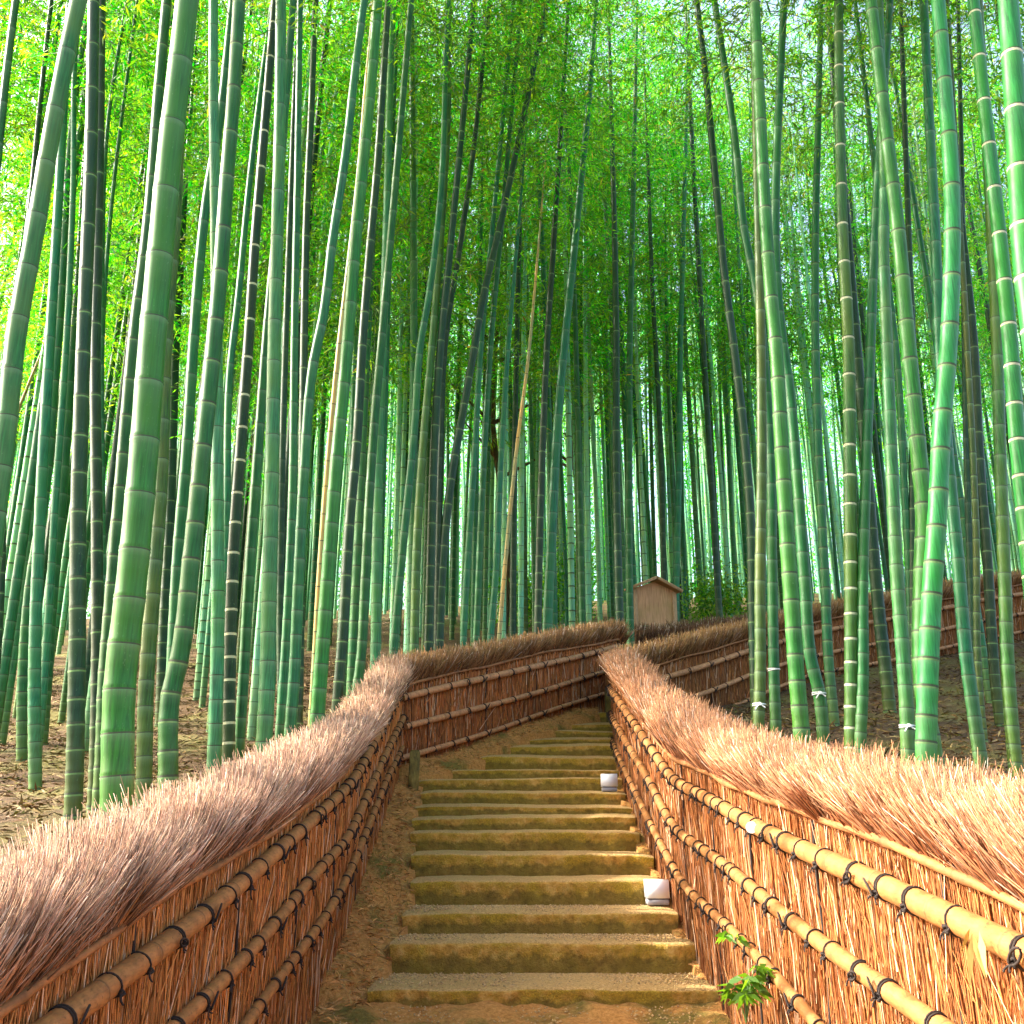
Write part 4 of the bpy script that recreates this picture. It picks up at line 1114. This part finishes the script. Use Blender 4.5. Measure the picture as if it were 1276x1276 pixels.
# ------------------------------------------------------------------ fallen leaves on the grove floor and the path edge
mb = MB(); n = 52000
x = rng.uniform(-9, 11, n); y = 2.5 + rng.uniform(0, 1, n) * 15.5
ok = ~poly_in(x, y, CORR) & (np.abs(x) < .58 * y + 1); x, y = x[ok], y[ok]
z = ground(x, y) + .006 + rng.uniform(0, .03, len(x))
x2 = rng.uniform(-1.15, 1.2, 24000); y2 = rng.uniform(4.3, 13.6, 24000)
l, r = stepx(y2); ok = ((x2 < l - .0) | (x2 > r + .02)) & poly_in(x2, y2, CORR) ; x2, y2 = x2[ok], y2[ok]
z2 = pz(x2, y2) + .004 + rng.uniform(0, .015, len(x2))
P = np.column_stack([np.concatenate([x, x2]), np.concatenate([y, y2]), np.concatenate([z, z2])]); n = len(P)
near = np.concatenate([np.zeros(len(x)), np.ones(len(x2))])
D = rng.normal(size=(n, 3)); D[:, 2] *= .35; D /= np.linalg.norm(D, axis=1)[:, None]
pal = np.array([(.50, .36, .15), (.36, .20, .07), (.62, .50, .26), (.20, .10, .04), (.30, .26, .05)])
cl = pal[rng.integers(0, 5, n)] * rng.uniform(.25, .62, (n, 1)) * np.array((1.0, .92, .75))
o2 = np.array((.85, .42, .13)) * rng.uniform(.35, 1.0, (n, 1)); cl = np.where(near[:, None] > 0, cl * .35 + o2 * .75, cl)
leaves(mb, P, D, np.where(near > 0, .075, .12) * rng.uniform(.6, 1.3, n), np.where(near > 0, .010, .017) * rng.uniform(.7, 1.3, n), cl)
o = mb.build('leaf_litter', M['litter']); tag(o, 'dry tan bamboo leaves strewn over the grove floor and path edges', 'fallen leaves', kind='stuff')

# moss and dry grass tufts on the earth left of the steps
mb = MB(); n = 9000
x = rng.uniform(-1.15, 1.0, n); y = rng.uniform(4.6, 13.4, n); l, r = stepx(y)
m_ = (x < l) & (np.sin(x * 5 + y * 3.1) + np.sin(y * 1.7 + 1) + .6 * (y > 10.2) > .35) & poly_in(x, y, CORR); x, y = x[m_], y[m_]; n = len(x)
B_ = np.column_stack([x, y, pz(x, y)]); D = rng.normal(0, .45, (n, 3)); D[:, 2] = 1; D /= np.linalg.norm(D, axis=1)[:, None]
cc = np.where(rng.uniform(size=(n, 1)) < .55, np.array((.16, .20, .02)), np.array((.42, .26, .08))) * rng.uniform(.6, 1.2, (n, 1))
twigs(mb, B_, D, rng.uniform(.012, .045, n), .0018, cc, cc * 1.2, .2)
o = mb.build('moss_and_grass', M['straw']); tag(o, 'low moss and dry grass on the earth left of the steps', 'moss', kind='stuff')

# ------------------------------------------------------------------ foot lights on the right ends of two steps
def foot_light(pxl, pxr, pyt, pyb, Y, label):
    a = PT(pxl, pyb, Y); b = PT(pxr, pyt, Y); w = (b[0] - a[0]) / 2; h = b[2] - a[2]; cx = (a[0] + b[0]) / 2
    root = empty('foot_light', (cx, Y, a[2])); tag(root, label, 'path light', 'box lights on the steps')
    mb = MB(); mb.box((0, w * .9, h * .11), (w * .93, w * .80, h * .115), bev=.004); mb.build('base', M['lamp_grey'], root)
    mb = MB(); mb.box((0, w * .9, h * .245), (w * .84, w * .70, h * .02)); mb.build('groove', M['rope'], root)  # dark recessed strip between base and hood
    # hood with a sloping white front
    mb = MB(); d0, d1 = 0.0, w * 1.8
    V = np.array([(-w, d0, h * .27), (w, d0, h * .27), (w, d1, h * .27), (-w, d1, h * .27), (-w, d0 + w * .45, h), (w, d0 + w * .45, h), (w, d1, h), (-w, d1, h)])
    mb.add(V, [(0, 3, 2, 1), (4, 5, 6, 7), (0, 1, 5, 4), (2, 3, 7, 6), (0, 4, 7, 3), (1, 2, 6, 5)]); mb.build('housing', M['lamp_white'], root)
foot_light(806.5, 834, 1097, 1128, 7.60, 'white box light on the lower step beside the right fence foot')
foot_light(750.5, 769.5, 964, 986, 9.98, 'smaller looking white box light on an upper step below the bend')

# mossy square posts
def post(pxl, pxr, pyt, pyb, Y, label):
    a = PT(pxl, pyb, Y); b = PT(pxr, pyt, Y); w = (b[0] - a[0]) / 2; h = b[2] - a[2]
    mb = MB(); mb.box((0, w, h / 2 - .1), (w, w, h / 2 + .1), bev=.008)
    # slightly domed head
    mb.box((0, w, h + .004), (w * .8, w * .8, .008), bev=.003)
    o = mb.build('mossy_post', M['post']); o.location = ((a[0] + b[0]) / 2, Y, a[2]); o.rotation_euler = (0, .02, .12)
    tag(o, label, 'post')
post(509, 523, 936, 975, 10.15, 'short mossy square post at the left corner of the fences')
post(756, 768, 857, 890, 13.05, 'short mossy square post at the head of the steps')

# ------------------------------------------------------------------ roofed wooden notice board
Ys = 15.9
pl, pr = PT(790, 750, Ys), PT(840, 750, Ys + .25)
cx, cy = (pl[0] + pr[0]) / 2, (pl[1] + pr[1]) / 2
ang = math.atan2(pr[1] - pl[1], pr[0] - pl[0]); W = math.hypot(pr[0] - pl[0], pr[1] - pl[1])
zb_, ztl, ztop = PT(815, 778, Ys)[2], PT(790, 733, Ys)[2], PT(813, 721, Ys)[2]
g = float(pathz(cx, cy)) - .1
sb = empty('notice_board', (cx, cy, g), ang); tag(sb, 'weathered wooden notice board under a small gabled roof', 'notice board')
hb = zb_ - g; ht = ztl - g; hp = ztop - g - .03
mb = MB()
prof = [(-W/2, hb), (W/2, hb), (W/2, ht), (0, hp), (-W/2, ht)]
V = [(x, -.018, z) for x, z in prof] + [(x, .018, z) for x, z in prof]
mb.add(V[:5], [(0, 1, 2, 3, 4)]); mb.add(V[5:], [(4, 3, 2, 1, 0)]); mb.add(V, [(0, 5, 6, 1), (1, 6, 7, 2), (2, 7, 8, 3), (3, 8, 9, 4), (4, 9, 5, 0)])
mb.build('board', M['sign'], sb)
for sx in (-1, 1):
    mb = MB(); mb.box((sx * (W / 2 - .01), 0, (ht - .02) / 2), (.038, .042, (ht - .02) / 2), bev=.004); mb.build('post', M['roof_wood'], sb)
    sl = math.atan2(hp - ht + .03, W / 2); Lr = (W / 2 + .10) / math.cos(sl)
    R = np.array(Matrix.Rotation(sx * sl, 3, 'Y'))
    mb = MB(); mb.box((sx * (W / 4 + .05), 0, (ht + hp) / 2 + .028), (Lr / 2, .15, .014), R=R, bev=.003)
    mb.box((sx * (W / 4 + .05), -.135, (ht + hp) / 2 + .005), (Lr / 2 - .01, .012, .012), R=R)
    mb.build('roof_board', M['roof_wood'], sb)
mb = MB(); mb.box((0, -.024, hb + .015), (W / 2 - .03, .006, .02)); mb.build('lower_rail', M['roof_wood'], sb)

# ------------------------------------------------------------------ small plants by the right fence
def weed(px, py, Y, n, label, size=.085, up=.35):
    p = PT(px, py, Y); root = empty('weed', p); tag(root, label, 'plant')
    mb = MB(); lf = MB()
    for k in range(n):
        a = rng.uniform(0, 6.28); rr = rng.uniform(.03, .12); e = np.array((math.cos(a) * rr - .03, math.sin(a) * rr * .6 - .03, rng.uniform(.25, 1) * up))
        t_ = np.linspace(0, 1, 6)[:, None]; P = e * t_ + np.array((0, 0, .03)) * np.sin(t_ * 3.1); mb.tube(P, .0022, 5)
        m = 6; D = np.stack([np.cos(a + np.linspace(-1.7, 1.7, m)), np.sin(a + np.linspace(-1.7, 1.7, m)) * .8 - .3, rng.uniform(-.7, .15, m)], 1); D /= np.linalg.norm(D, axis=1)[:, None]
        g_ = np.array([(.10, .36, .02)]) * rng.uniform(.7, 1.5, (m, 1))
        leaves(lf, np.repeat(P[-1:], m, 0), D, size * rng.uniform(.7, 1.15, m), size * .36 * np.ones(m), g_)
        leaves(lf, np.repeat(P[3:4], 3, 0), D[::2], size * .8 * np.ones(3), size * .3 * np.ones(3), g_[::2])
    mb.build('stem', M['branch'], root); lf.build('foliage', M['leaf'], root)
weed(930, 1275, 4.7, 9, 'leafy green weed growing at the foot of the right fence', .085, .26)
weed(917, 1178, 5.1, 2, 'tiny green sprig poking over the lowest rail of the right fence', .07, .05)
weed(1284, 1262, 2.45, 2, 'green sprig entering at the bottom right corner before the fence', .04, .02)
mb = MB(); p = PT(1214, 1163, 2.72); k = 4
leaves(mb, np.repeat(p[None], k, 0) + rng.normal(0, .008, (k, 3)), np.array([(-.25, -.1, -1), (.15, -.1, -1), (-.05, -.2, -.9), (-.5, 0, -.8)]) / 1.05, np.array([.13, .10, .11, .07]), np.full(k, .018), np.array([(.62, .52, .16)] * k))
o = mb.build('withered_leaf', M['litter']); tag(o, 'withered yellow leaf cluster hanging on the thick right rail', 'leaf')
# pale cut branch stub on the right fence's main rail
i = int(np.argmin(np.abs(fC['P'][:, 1] - 4.75))); pz_ = fC['P'][i] + fC['N'][i] * .145
mb = MB(); mb.tube([(0, 0, 0), (-.012, -.03, .0)], .026, 14); o = mb.build('cut_stub', M['cut_end'], smooth=False); o.location = (pz_[0], pz_[1], fC['zr'][0][i])
tag(o, 'pale sawn disc facing outward on the thick right rail', 'sawn end')
